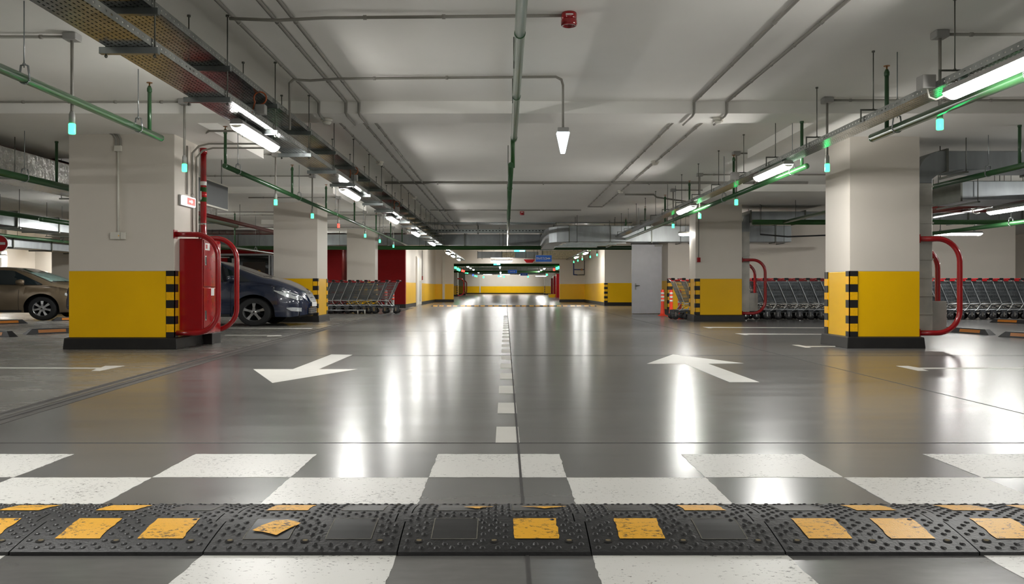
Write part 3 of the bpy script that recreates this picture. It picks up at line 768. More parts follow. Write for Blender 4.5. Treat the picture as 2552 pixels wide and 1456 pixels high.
for i, (px, py, Y, c) in enumerate([(1135, 667, 62, 'led_green'), (1141, 671, 66, 'led_green'), (1145, 673, 70, 'led_green'), (1152, 675, 75, 'led_red'), (1156, 676, 79, 'led_red'), (1160.5, 679, 84, 'led_green'), (1165, 680, 88, 'led_green'),
        (1179, 686, 100, 'led_blue'), (1184, 688, 104, 'led_green'), (1188, 689, 108, 'led_green'), (1205, 691, 95, 'led_green'), (1256, 690, 98, 'led_green'), (1316, 690, 99, 'led_green'), (1363, 685, 88, 'led_green'), (1388, 669, 60, 'led_green'), (1393, 667, 56, 'led_green'), (1381, 672, 66, 'led_red')]):
    x, y, z = at(px, py, Y)
    o = MB().lathe([(.07, -.1), (.09, -.08), (.09, .08), (.07, .1)], n=8).build('indicator_lamp', c, loc=(x, y, z))
    MB().tube([(0, 0, .1), (0, 0, ZC-z)], .012, 5).build('drop_tube', 'conduit_grey', o)
    tag(o, '%s speck of a bay lamp in the distant hall, %s counted from the left' % (c[4:], CNT[i]), 'indicator lamp', 'distant bay lamps')

# ------------------------------------------------------------------ detectors, alarms, tapered lamp
def detector(x, y, z, label, s=1):
    r = empty('smoke_detector', (x, y, z), label, 'smoke detector')
    MB().lathe([(.062*s, 0), (.062*s, -.02*s), (.05*s, -.03*s)], n=20).build('base', 'plastic_white', r)
    MB().lathe([(.045*s, -.03*s), (.05*s, -.042*s), (.036*s, -.06*s), (.02*s, -.065*s)], n=20).build('chamber', 'plastic_white', r)
for i, (x, y, z) in enumerate([(-2.26, 10.4, ZC-.15), (2.68, 10.35, ZC-.15), (2.70, 14.85, ZC), (-2.28, 14.9, ZC), (2.7, 19.3, ZC), (-2.28, 20.6, ZC)]):
    detector(x, y, z, ['smoke detector on the beam left of the lane', 'smoke detector on the beam right of the lane', 'smoke detector halfway along the right conduits', 'smoke detector halfway along the left conduits',
                       'small smoke detector farther along the right conduits', 'small smoke detector farther along the left conduits'][i], 1.15)
def alarm(x, y, label, s=1):
    r = empty('alarm_sounder', (x, y, ZC), label, 'alarm')
    MB().lathe([(.062*s, 0), (.065*s, -.01), (.065*s, -.05*s), (.061*s, -.055*s)], n=24).build('base', 'red_gloss', r)
    MB().lathe([(.061*s, -.055*s), (.068*s, -.06*s), (.068*s, -.1*s), (.06*s, -.108*s), (.05*s, -.108*s), (.045*s, -.09*s), (.012*s, -.085*s)], n=24).build('horn', 'red_gloss', r)
    MB().box(-.03*s, .03*s, -.0665*s, -.06*s, -.034*s, -.024*s).build('name_plate', 'plate_white', r)
alarm(.528, 6.85, 'round red alarm sounder on the ceiling near the top of the picture')
alarm(*at(1301, 532, 24.6)[:1], 24.6, 'small red alarm sounder farther down the ceiling', 1.0)
r = empty('emergency_lamp', (.617, 8.84, H+1.7), 'tapered bluish white lamp hanging from the ceiling conduit', 'lamp')
MB().box(-.062, .062, -.05, .05, -.03, .02).build('housing', 'plastic_grey', r, bevel=.008)
b = MB(); prof = [(-.07, -.03), (.07, -.03), (.022, -.25), (-.022, -.25)]
b.prism(prof, lambda u, v, t: (u, t, v), -.05, .05); b.build('diffuser', 'lamp_cool', r, bevel=.006)

# ------------------------------------------------------------------ things on the left front column
def guard_hoop(x, y, s, wX, z0, z1, label, rad=.038, R=.32):
    # hoop in the X-Z plane, both ends at x, bulging by wX in direction s
    pts = [(x, y, z1)]
    pts += [(x+s*(wX-R+R*math.sin(a)), y, z1-R+R*math.cos(a)) for a in [PI/2*i/10 for i in range(11)]]
    pts += [(x+s*(wX-R+R*math.cos(a)), y, z0+R-R*math.sin(a)) for a in [PI/2*i/10 for i in range(11)]]
    pts += [(x, y, z0)]
    r = empty('protective_hoop', (0, 0, 0), label, 'guard rail')
    MB().tube(pts, rad, 16).build('tube', 'red_gloss', r)
    for z in (z0, z1): MB().box(x, x+s*.012, y-.06, y+.06, z-.06, z+.06).build('base_plate', 'red_gloss', r)
    return r
guard_hoop(-4.62, 11.5, 1, .6, .22, 1.6, 'nearer red tubular hoop around the fire cabinet')
guard_hoop(-4.56, 12.42, 1, .5, .22, 1.6, 'farther red tubular hoop around the fire cabinet')
r = empty('fire_cabinet', (-4.61, 11.62, .19), 'tall glossy red fire hose cabinet on the left front column', 'cabinet')
MB().box(.002, .33, 0, .72, 0, 1.36).build('body', 'red_gloss', r, bevel=.008)
MB().box(.331, .343, .02, .7, .68, 1.34).build('door', 'red_gloss', r, bevel=.004)
MB().box(.331, .343, .02, .7, .02, .66).build('door', 'red_gloss', r, bevel=.004)
for z in (.2, .98):
    h = MB().box(.343, .352, .05, .1, z, z+.14).build('handle', 'chrome', r, bevel=.003)
    MB().box(.352, .354, .062, .088, z+.02, z+.12).build('handle_slot', 'trim_black', h)
MB().box(.343, .345, .06, .24, 1.2, 1.3).build('sticker', 'plate_white', r)
MB().box(.345, .346, .08, .15, 1.22, 1.28).build('sticker_symbol', 'sign_red', r)
MB().box(.343, .345, .3, .42, .55, .66).build('sticker', 'plate_white', r)
r = empty('standpipe', (-4.72, 12.6, .165), 'upright red fire standpipe behind the fire cabinet', 'pipe')
x, y, _ = at(507, 500, 12.6); r.location.x = x
MB().tube([(0, 0, 0), (0, 0, 2.8)], .046, 18).build('pipe_run', 'red_gloss', r)
MB().lathe([(.055, 0), (.055, .1)], (0, 0, 2.74), n=18).build('collar', 'red_gloss', r)
zz = at(0, 452, 12.6)[2]-.2
MB().lathe([(.0475, -.03), (.0475, .03)], (0, 0, zz), n=18).build('band', 'plate_white', r)
MB().lathe([(.0475, -.28), (.0475, -.06)], (0, 0, zz), n=18).build('band', 'dark_green_pipe', r)
MB().lathe([(.0485, -.21), (.0485, -.13)], (0, 0, zz), n=18).build('band', 'sign_red', r)
MB().prism([(-.012, -.12), (.012, -.12), (.012, -.22), (.02, -.22), (0, -.26), (-.02, -.22), (-.012, -.22)], lambda u, v, t: (u-.022, t, v+zz), -.0495, -.044).build('flow_arrow', 'plate_white', r)
b = MB().lathe([(.05, -.012), (.05, .012)], (0, 0, at(0, 553, 12.6)[2]-.2), n=18).tube([(-.2, 0, at(0, 553, 12.6)[2]-.2), (0, 0, at(0, 553, 12.6)[2]-.2)], .01, 6)
b.build('clamp', 'chrome', r)
r = empty('exit_sign', (-4.61, 11.82, at(0, 502, 11.8)[2]), 'lit red and white emergency sign on the left front column', 'sign')
MB().box(0, .035, -.24, .24, -.075, .075).build('housing', 'plastic_grey', r, bevel=.01)
MB().box(.035, .075, -.23, .23, -.07, .07).build('lit_face', 'sign_white_lit', r, bevel=.015)
MB().box(.075, .077, -.1, .2, -.05, .05).build('red_panel', 'sign_pink', r)
MB().prism([(-.03, -.012), (.06, -.012), (.06, -.03), (.11, 0), (.06, .03), (.06, .012), (-.03, .012)], lambda u, v, t: (t, u, v), .077, .079).build('arrow', 'sign_white_lit', r)
# conduits on the column faces
conduit([(-4.59, 11.86, 2.9), (-4.59, 11.86, at(0, 485, 11.86)[2])], 'thin conduit down the lane side of the left front column, nearer', clips=1)
conduit([(-3.2, 12.06, 2.965), (-4.35, 12.06, 2.965), (-4.5, 12.06, 2.93), (-4.59, 12.06, 2.83), (-4.59, 12.06, 1.6)], 'bent conduit down the lane side of the left front column, middle', clips=1.2)
conduit([(-3.2, 12.22, 2.93), (-4.35, 12.22, 2.93), (-4.5, 12.22, 2.89), (-4.59, 12.22, 2.79), (-4.59, 12.22, 1.6)], 'bent conduit down the lane side of the left front column, farther', clips=1.2)
r = empty('wall_socket', (*at(296, 588, 11.44)[:2], at(0, 588, 11.44)[2]), 'small white double control box on the front of the left column', 'control box')
MB().box(-.105, .03, -.04, 0, -.05, .05).build('box', 'plastic_white', r, bevel=.005)
MB().box(.035, .105, -.035, 0, -.05, .05).build('box', 'plastic_white', r, bevel=.005)
MB().box(.012, .022, -.043, -.04, -.01, .01).build('indicator', 'hazard_yellow', r)
zt = at(0, 370, 11.44)[2]-at(0, 588, 11.44)[2]
MB().tube([(0, -.015, .05), (0, -.015, zt-.04)], .016, 8).build('riser_conduit', 'plastic_white', r)
MB().box(-.05, .05, -.04, 0, zt-.045, zt+.035).build('junction', 'plastic_white', r, bevel=.005)
for dx in (-.03, .03):
    MB().tube([(dx, -.02, zt+.03), (dx, -.02, zt+.13), (dx-.03, -.02, zt+.19), (dx-.09, -.04, zt+.215), (dx-.16, -.2, zt+.22)], .016, 8).build('elbow_conduit', 'conduit_grey', r)
# grey display panel hanging behind
r = empty('display_panel', (-5.05, 14.3, at(0, 518, 14.3)[2]), 'grey rectangular panel with pale frame hanging behind the standpipe', 'panel')
MB().box(-.05, 0, -.9, .68, 0, .46).build('casing', 'plastic_white', r, bevel=.005)
MB().box(0, .004, -.87, .65, .03, .43).build('panel_face', 'screen_grey', r)
for y in (-.5, .4): MB().tube([(-.025, y, .46), (-.025, y, ZC-r.location.z)], .008, 6).build('hanger', 'rod_steel', r)

# right columns: hoops
guard_hoop(5.86, 11.7, 1, .6, .21, 1.55, 'big red tubular hoop on the right front column, nearer')
guard_hoop(6.12, 12.45, 1, .42, .3, 1.47, 'red tubular hoop behind the riser on the right front column')
guard_hoop(6.06, 21.1, 1, .6, .2, 1.57, 'red tubular hoop on the second right column, nearer')
guard_hoop(6.3, 21.9, 1, .34, .3, 1.5, 'red tubular hoop on the second right column, farther')
r = empty('call_point', (4.93, 21.03, at(0, 648, 21.03)[2]), 'small red call point with conduit on the second right column', 'call point')
MB().box(-.045, .045, -.05, 0, -.06, .06).build('body', 'red_gloss', r, bevel=.008)
MB().tube([(0, -.02, .06), (0, -.02, 1.05)], .014, 8).build('conduit', 'conduit_grey', r)
r = empty('call_point', (-4.22, 41.5, 1.35), 'small red call point on the far left lane wall', 'call point')
MB().box(0, .05, -.06, .06, -.1, .1).build('body', 'red_gloss', r)
MB().tube([(.02, 0, .1), (.02, 0, 1.4)], .02, 6).build('conduit', 'conduit_grey', r)

# ------------------------------------------------------------------ door, glowing strip for the lit gap
r = empty('door_1', (4.12, 26.85, .0)); tag(r, 'plain grey metal door leaf standing open on the right', kind='structure')
ang = math.atan2(.75, 1.0)
MB().box(0, .98, -.03, .03, .02, 2.27).build('leaf', 'door_grey', r, bevel=.004)
MB().box(.1, .14, -.05, -.03, .8, 1.0).build('handle_plate', 'rod_steel', r)
h = MB().tube([(.12, -.05, .93), (.12, -.09, .93), (.24, -.09, .93)], .012, 8).build('door_handle', 'rod_steel', r)
MB().box(.75, 1.0, -.06, -.03, 2.2, 2.27).build('door_closer', 'plastic_grey', r)
r.rotation_euler.z = .03
tag(MB().box(4.3, 5.3, 28.2, 28.3, 2.3, 2.42).build('door_frame_head', 'door_grey'), 'grey metal door head behind the open door', 'door frame', kind='structure')
o = MB().box(-.035, .035, -.02, .02, 0, 1.38).build('lit_gap_strip', 'gap_glow', loc=(*at(1648, 700, 27.9)[:2], .9))  # glowing surface stands in for light through the gap beside the door
tag(o, 'tall narrow glowing strip put in for the lit gap beside the grey door', 'lit gap')
tag(MB().box(5.02, 5.12, 27.85, 28.0, 0, 2.5).build('door_frame_post', 'door_grey'), 'grey metal post right of the glowing strip', 'door frame', kind='structure')

# ------------------------------------------------------------------ flexible posts
def post(x, y, label, body='cone_orange', band='cone_white', h=.8):
    r = empty('flexible_post', (x, y, 0), label, 'post', 'flexible delineator posts')
    MB().lathe([(.13, 0), (.125, .015), (.07, .03), (.058, .09), (.045, .3), (.045, h-.02), (.035, h)], n=18, sx=1.15).build('body', body, r)
    for z in (.44, .55, .66): MB().lathe([(.0475, z), (.0475, z+.055)], n=18, sx=1.15).build('reflective_band', band, r)
post(*fl(1651, 787), 'orange post with white bands right beside the door, leftmost of three')
post(*fl(1672.5, 789), 'orange post with white bands, middle of the three by the trolleys')
post(*fl(1694, 795), 'orange post with white bands nearest to the camera, rightmost of three')
post(*fl(979, 779), 'grey post with orange bands at the end of the left trolley row', 'plastic_grey', 'cone_orange', .78)
post(*at(962, 0, 29.5)[:2], 'grey post with orange bands half hidden by the left trolleys', 'plastic_grey', 'cone_orange', .78)

# ------------------------------------------------------------------ wheel stops
def wheel_stop(cx, cy, ang, label, L_=1.9):
    r = empty('wheel_stop', (cx, cy, 0), label, 'wheel stop', 'black rubber wheel stops', rz=ang)
    h = L_/2; b = MB()
    vs = [(-h, -.08, 0), (h, -.08, 0), (h, .08, 0), (-h, .08, 0), (-h+.12, -.05, .1), (h-.12, -.05, .1), (h-.12, .05, .1), (-h+.12, .05, .1)]
    b.add(vs, [(0, 1, 2, 3), (4, 5, 6, 7), (0, 1, 5, 4), (1, 2, 6, 5), (2, 3, 7, 6), (3, 0, 4, 7)])
    b.build('body', 'bump_rubber', r, bevel=.006)
    for x0, x1 in ((-h+.22, -h+.72), (h-.72, h-.22)):
        for s in (-1, 1):
            y = lambda z: s*(.08-.03*z/.1+.003)
            b = MB().add([(x0, y(.025), .025), (x1, y(.025), .025), (x1, y(.08), .08), (x0, y(.08), .08)], [(0, 1, 2, 3)])
            b.build('reflector', 'orange_reflector', r)
def ws_px(x0, y0, x1, y1, label):     # from two floor pixels of the near bottom edge
    a, c = fl(x0, y0), fl(x1, y1); L_ = math.hypot(c[0]-a[0], c[1]-a[1])
    wheel_stop((a[0]+c[0])/2, (a[1]+c[1])/2+.08, math.atan2(c[1]-a[1], c[0]-a[0]), label, L_)
ws_px(53, 835, 330, 823, 'black wheel stop with orange reflector peeking out left of the big column')
ws_px(-150, 834, 28, 841, 'black wheel stop with orange reflector at the left picture edge')
ws_px(125, 801, 300, 797, 'black wheel stop directly in front of the bronze car')
ws_px(-100, 812, 62, 806.5, 'worn wheel stop under the side of the bronze car')
ws_px(2312, 824, 2480, 836, 'black wheel stop right behind the right red hoop')
ws_px(2500, 840, 2700, 851, 'black wheel stop at the right picture edge, nearer')
ws_px(2475, 804, 2640, 811, 'black wheel stop at the right picture edge before the trolleys')

# ------------------------------------------------------------------ speed bump
BY0, BY1 = 2.61, 3.19
PROF = [(0, 0), (0, .012), (.03, .0185), (.08, .0285), (.14, .0385), (.19, .0455), (.24, .05), (.29, .0515), (.34, .05), (.39, .0455), (.44, .0385), (.5, .028), (.55, .0185), (.58, .012), (.58, 0)]
def bz(d):
    d = max(0, min(.58, d))
    for i in range(1, len(PROF)-2):
        (a, za), (c, zc) = PROF[i], PROF[i+1]
        if a <= d <= c: return za+(zc-za)*(d-a)/(c-a) if c > a else zc
    return .012
def jog(d): return 0 if d < .215 else (-.035 if d < .305 else .012)
MODW = .616
SQ = [(.175, .16, 'f'), (.445, .16, 'f'), (.175, .415, 'r'), (.445, .415, 'r')]
def make_module():
    ds = sorted(set([p[0] for p in PROF]+[.2149, .2151, .3049, .3051]+[.58*i/24 for i in range(25)]))
    vs = []; n = len(ds); e = .0022
    rows_ = []
    for d in ds: rows_.append((d, 0 if d in (0, .58) and False else bz(d)))
    for d, z in rows_:
        for x in (e, MODW-e): vs.append((x+jog(d), d, z))
    for d, z in rows_:
        for x in (e, MODW-e): vs.append((x+jog(d), d, 0))
    fs = []
    for i in range(n-1):
        fs.append((2*i, 2*i+1, 2*i+3, 2*i+2)); fs.append((2*n+2*i, 2*n+2*i+2, 2*n+2*i+3, 2*n+2*i+1))
        for k in (0, 1): fs.append((2*i+k, 2*i+2+k, 2*n+2*i+2+k, 2*n+2*i+k))
    fs.append((0, 1, 2*n+1, 2*n)); fs.append((2*n-2, 2*n-1, 4*n-1, 4*n-2))
    b = MB().add(vs, fs)
    # studs
    row = 0; d = .025
    while d < .56:
        x = .025+(row % 2)*.0245
        while x < MODW-.012:
            ok = all(not (abs(x-a) < .087 and abs(d-c) < .094) for a, c, _ in SQ)
            ok = ok and all(math.hypot(x-hx, d-.066) > .03 and math.hypot(x-hx, d-.514) > .03 for hx in (.061, .306, .55))
            if jog(d)+x < .012 or abs(d-.215) < .012 and x < .05: ok = False
            if ok:
                z = bz(d); sl = (bz(d+.005)-bz(d-.005))/.01; rr = .0105
                P = []
                for r_, h in ((rr, -.0006), (rr*.75, .003), (rr*.35, .0047)):
                    for j in range(8):
                        a = 2*PI*j/8; P.append((x+jog(d)+r_*math.cos(a), d+r_*math.sin(a), z+h+sl*r_*math.sin(a)))
                F = [(i*8+j, i*8+(j+1) % 8, i*8+8+(j+1) % 8, i*8+8+j) for i in range(2) for j in range(8)]+[tuple(range(16, 24))]
                b.add(P, F, 0, True)
            x += .049
        d += .0225; row += 1
    return b
modmesh = None
def on_slope(poly, dz):      # drape polygon points on the bump profile (split into strips)
    return [(x, d, bz(d)+dz) for x, d in poly]
def pad(parent, cx, cd, kind, poly=None):
    hw, hd = .073, .08
    b = MB(); n = 8
    if kind == 'yellow' or kind == 'pad':
        d0, d1 = cd-hd, cd+hd
        if cd > .3: d0, d1 = cd-.072, cd+.072
        vs = []
        for i in range(n+1):
            d = d0+(d1-d0)*i/n
            jx = random.uniform(-.0025, .0025) if kind == 'yellow' else 0; jx2 = random.uniform(-.0035, .0035) if kind == 'yellow' else 0
            for k, xx in enumerate((-hw+jx, -hw/3, hw/3, hw+jx2)): vs.append((cx+xx, d, bz(d)+(.0022 if kind == 'yellow' else .001)))
        fs = [(i*4+j, i*4+j+1, i*4+5+j, i*4+4+j) for i in range(n) for j in range(3)]
        b.add(vs, fs)
        if kind == 'yellow':
            o = b.build('reflective_sheet', 'reflective_yellow', parent); o['label'] = 'worn yellow reflective sheet'
        else:
            o = b.build('bare_recess', 'bump_pad', parent); o['label'] = 'smooth dark recess that lost its yellow sheet'
            q = MB()
            for (xa, xb, da, db) in ((-hw-.003, -hw, d0, d1), (hw, hw+.003, d0, d1), (-hw, hw, d0-.003, d0), (-hw, hw, d1, d1+.003)):
                m_ = 5
                for i in range(m_):
                    a, c = da+(db-da)*i/m_, da+(db-da)*(i+1)/m_
                    q.add([(cx+xa, a, bz(a)+.0016), (cx+xb, a, bz(a)+.0016), (cx+xb, c, bz(c)+.0016), (cx+xa, c, bz(c)+.0016)], [(0, 1, 2, 3)])
            q.build('recess_rim', 'pad_rim', o)
    else:
        c0 = (sum(p[0] for p in poly)/len(poly), sum(p[1] for p in poly)/len(poly))
        N = 6; m = len(poly); vs = [(c0[0], c0[1], bz(c0[1])+.004)]
        for i in range(1, N+1):
            for p in poly:
                x = c0[0]+(p[0]-c0[0])*i/N; d = c0[1]+(p[1]-c0[1])*i/N; vs.append((x, d, bz(d)+.0035+random.uniform(0, .001)))
        fs = [(0, 1+j, 1+(j+1) % m) for j in range(m)]
        for i in range(N-1):
            for j in range(m): fs.append((1+i*m+j, 1+(i+1)*m+j, 1+(i+1)*m+(j+1) % m, 1+i*m+(j+1) % m))
        o = b.add(vs, fs).build('torn_sheet', 'reflective_yellow', parent); o['label'] = 'torn loose yellow reflective sheet'
STATE = ['pyyy', 'yyyp', 'TpyP', 'pyPP', 'ypPy', 'yypy', 'yyyy']   # front1 front2 rear1 rear2
STATE = [('pad', 'yellow', 'pad', 'yellow'), ('yellow', 'yellow', 'yellow', 'pad'), ('pad', 'pad', 'yellow', 'pad'), ('pad', 'yellow', 'pad', 'pad'),
         ('yellow', 'pad', 'pad', 'yellow'), ('yellow', 'yellow', 'pad', 'yellow'), ('yellow', 'yellow', 'yellow', 'yellow')]
X0 = -.344-3*MODW
for k in range(7):
    r = empty('speed_bump_module', (X0+k*MODW, BY0, 0), 'studded black rubber speed bump segment, %s from the left in the near row' % CNT[k], 'speed bump', 'segments of the near speed bump')
    if modmesh is None:
        o = make_module().build('body', 'bump_rubber', r, fix=True); modmesh = o.data
    else:
        o = bpy.data.objects.new('body', modmesh); COL.objects.link(o); o.parent = r
    for (cx, cd, fr), st in zip(SQ, STATE[k]): pad(r, cx, cd, st)
    for hx in (.061, .306, .55):
        for d in (.066, .514):
            q = MB(); z = bz(d); sl = (bz(d+.005)-bz(d-.005))/.01
            P = [(hx+.0145*math.cos(a), d+.012*math.sin(a), z+.0016+sl*.012*math.sin(a)) for a in [2*PI*j/16 for j in range(16)]]
            q.add(P, [tuple(range(16))])
            P2 = [(hx+.009*math.cos(a)+.001, d+.004+.006*math.sin(a), z+.0022+sl*(.004+.006*math.sin(a))) for a in [2*PI*j/12 for j in range(12)]]
            q.add(P2, [tuple(range(12))], 1)
            q.build('bolt_hole', ['hole_dark', 'hole_grit'], r)
    if k == 2:
        f2 = lambda px, py: ((px-1260)*2.77/K-(X0+k*MODW), None)
        P = [(.115, .135), (.135, .175), (.17, .215), (.21, .222), (.245, .205), (.262, .19), (.255, .175), (.24, .16), (.215, .118), (.205, .1), (.18, .112), (.15, .125), (.125, .13)]
        pad(r, 0, 0, 'torn', P)
    if k == 3:
        pad(r, 0, 0, 'torn', [(.19, .41), (.22, .385), (.235, .37), (.25, .372), (.262, .395), (.29, .4), (.3, .425), (.25, .43)])
        pad(r, 0, 0, 'torn', [(.4, .425), (.47, .385), (.485, .372), (.51, .385), (.56, .415), (.57, .428), (.48, .43)])
# distant bump
pm = None
for k in range(12):
    b = MB()
    if pm is None:
        vs = []
        for x in (.002, .63):
            vs += [(x, 0, 0), (x, .12, .035), (x, .2, .05), (x, .38, .05), (x, .58, 0)]
        fs = [(i, i+1, i+6, i+5) for i in range(4)]+[(0, 1, 2, 3, 4), (5, 6, 7, 8, 9), (0, 4, 9, 5)]
        b.add(vs, fs, 0)
        for cx in (.18, .46): b.add([(cx-.1, .03, .012), (cx+.1, .03, .012), (cx+.1, .19, .052), (cx-.1, .19, .052)], [(0, 1, 2, 3)], 1)
        o = b.build('speed_bump_module', ['bump_rubber', 'reflective_yellow']); pm = o.data
    else:
        o = bpy.data.objects.new('speed_bump_module', pm); COL.objects.link(o)
    o.location = (-3.4+k*.63, 37.6, 0)
    tag(o, 'black and yellow speed bump segment, %s from the left in the distant row' % CNT[k], 'speed bump', 'segments of the distant speed bump')

# ------------------------------------------------------------------ shopping trolleys
def make_cart():
    r = empty('shopping_cart'); W = .27
    def wire(b, p, q, rad=.0045, n=4): b.tube([p, q], rad, n, caps=False, smooth=False)
    top = lambda t: (.0+.98*t, 1.03-.05*t); bot = lambda t: (.24+.70*t, .47+.06*t)
    b = MB()
    for s in (-1, 1):
        w0 = W
        wd = lambda t: s*(W-.05*t)
        for i in range(25):
            t = i/24; (xa, za), (xc, zc) = top(t), bot(t); wire(b, (xa, wd(t), za), (xc, wd(t)*.93, zc), .0075)
        for k in range(7):
            u = k/6; P = []
            for t in (0, 1):
                (xa, za), (xc, zc) = top(t), bot(t); P.append((xa+(xc-xa)*u, wd(t)*(1-.07*u), za+(zc-za)*u))
            wire(b, P[0], P[1], .012 if k in (0, 6) else .008, 5)
    for i in range(13):
        v = -1+2*i/12
        wire(b, (.24, v*W*.93, .47), (.94, v*(W-.05)*.93, .53), .0045)
        wire(b, (.98, v*(W-.05), .98), (.94, v*(W-.05)*.93, .53), .0045)
    for i in range(7):
        t = i/6; (xc, zc) = bot(t); wire(b, (xc, -W*.9, zc), (xc, W*.9, zc), .0045)
    b.build('basket', 'cart_basket', r)
    b = MB()
    for i in range(11):
        v = -1+2*i/10; wire(b, (.02, v*W*.95, 1.0), (.24, v*W*.9, .48), .0045)
    for u in (.3, .6): wire(b, (.02+.22*u, -W*.95, 1.0-.52*u), (.02+.22*u, W*.95, 1.0-.52*u), .0045)
    b.build('rear_gate', 'cart_basket', r)
    b = MB()
    for s in (-1, 1):
        b.tube([(-.07, s*W*1.02, 1.09), (.0, s*W*1.02, 1.04), (.27, s*W*1.0, .42), (.16, s*W, .26), (-.0, s*W, .2)], .011, 7)
        b.tube([(.16, s*W, .26), (.9, s*W*.7, .3), (.96, s*W*.68, .2)], .011, 7)
        b.tube([(.27, s*W, .42), (.86, s*W*.75, .46), (.9, s*W*.7, .3)], .010, 6)
    for x, z, w_ in ((.16, .26, W), (.9, .3, W*.7), (.5, .28, W*.85)): b.tube([(x, -w_, z), (x, w_, z)], .010, 6)
    b.build('frame', 'cart_wire', r)
    b = MB()
    for i in range(9):
        v = -1+2*i/8; wire(b, (.05, v*W*.95, .25), (.92, v*W*.7, .3), .008, 5)
    for s in (-1, 1):
        b.tube([(.0, s*W, .2), (.94, s*W*.7, .22)], .014, 6); b.box(-.03, .1, s*W-.02, s*W+.02, .13, .26); b.box(.86, .98, s*W*.68-.02, s*W*.68+.02, .14, .28)
        b.tube([(.1, s*W, .22), (.3, s*W, .36), (.5, s*W*.9, .4), (.8, s*W*.75, .3)], .009, 5)
    b.build('chassis', 'cart_chassis', r)
    b = MB().tube([(-.07, -W*1.05, 1.095), (-.07, W*1.05, 1.095)], .017, 10); b.build('handle', 'handle_red', r)
    b = MB()
    for s in (-1, 1): b.box(-.1, -.0, s*W*1.06-.018, s*W*1.06+.018, 1.055, 1.12)
    b.build('handle_bracket', 'trim_black', r, bevel=.01)
    b = MB()
    for s in (-1, 1): b.box(.0, .14, s*W*1.04-.01, s*W*1.04+.01, 1.03, 1.075)
    b.build('corner_cap', 'handle_red', r, bevel=.008)
    for x, y in ((.02, W), (.02, -W), (.94, W*.68), (.94, -W*.68)):
        c = MB().lathe([(.03, -.024), (.08, -.022), (.088, 0), (.08, .022), (.03, .024)], (0, 0, 0), 'y', 14, sx=1.12).build('caster', 'caster_black', r, loc=(x, y, .088))
        MB().lathe([(.028, -.022), (.028, .022)], (0, 0, 0), 'y', 10).box(-.02, .02, -.03, -.024, 0, .12).box(-.02, .02, .024, .03, 0, .12).build('fork', 'chrome', c)
    return r
cart0 = make_cart(); first = True
def cart(x, y, rz, label, group):
    global first
    o = cart0 if first else copy_tree(cart0); first = False
    o.location = (x, y, 0); o.rotation_euler.z = rz; tag(o, label, 'shopping cart', group)
n = 0; x = 4.52
for k in range(2):
    cart(x+.29*k, 22.25, 0, 'shopping cart %s behind the orange posts' % ('leftmost' if k == 0 else 'second from the left'), 'shopping carts nested behind the right columns')
for k in range(29):
    cart(6.1+.29*k, 22.25+.004*k, 0, 'red handled shopping cart in the long right row, %s counted from the second right column' % CNT[k], 'shopping carts nested behind the right columns')
xs = [-3.62-.36*k for k in range(3)]+[-4.68-.27*k for k in range(7)]
for k, x in enumerate(xs):
    cart(x, 27.55, PI, 'red handled shopping cart in the left row, %s counted from its right end' % CNT[k], 'shopping carts nested beside the red wall')
r = empty('cart_rail', (0, 27.0, 0), 'low metal rail in front of the left trolley row', 'rail')
MB().tube([(-5.9, 0, .12), (-4.6, 0, .12)], .02, 8).build('rail', 'cart_wire', r)
for x in (-4.85, -4.62): MB().tube([(x, 0, 0), (x, 0, .13)], .02, 8).build('post', 'plastic_white', r)

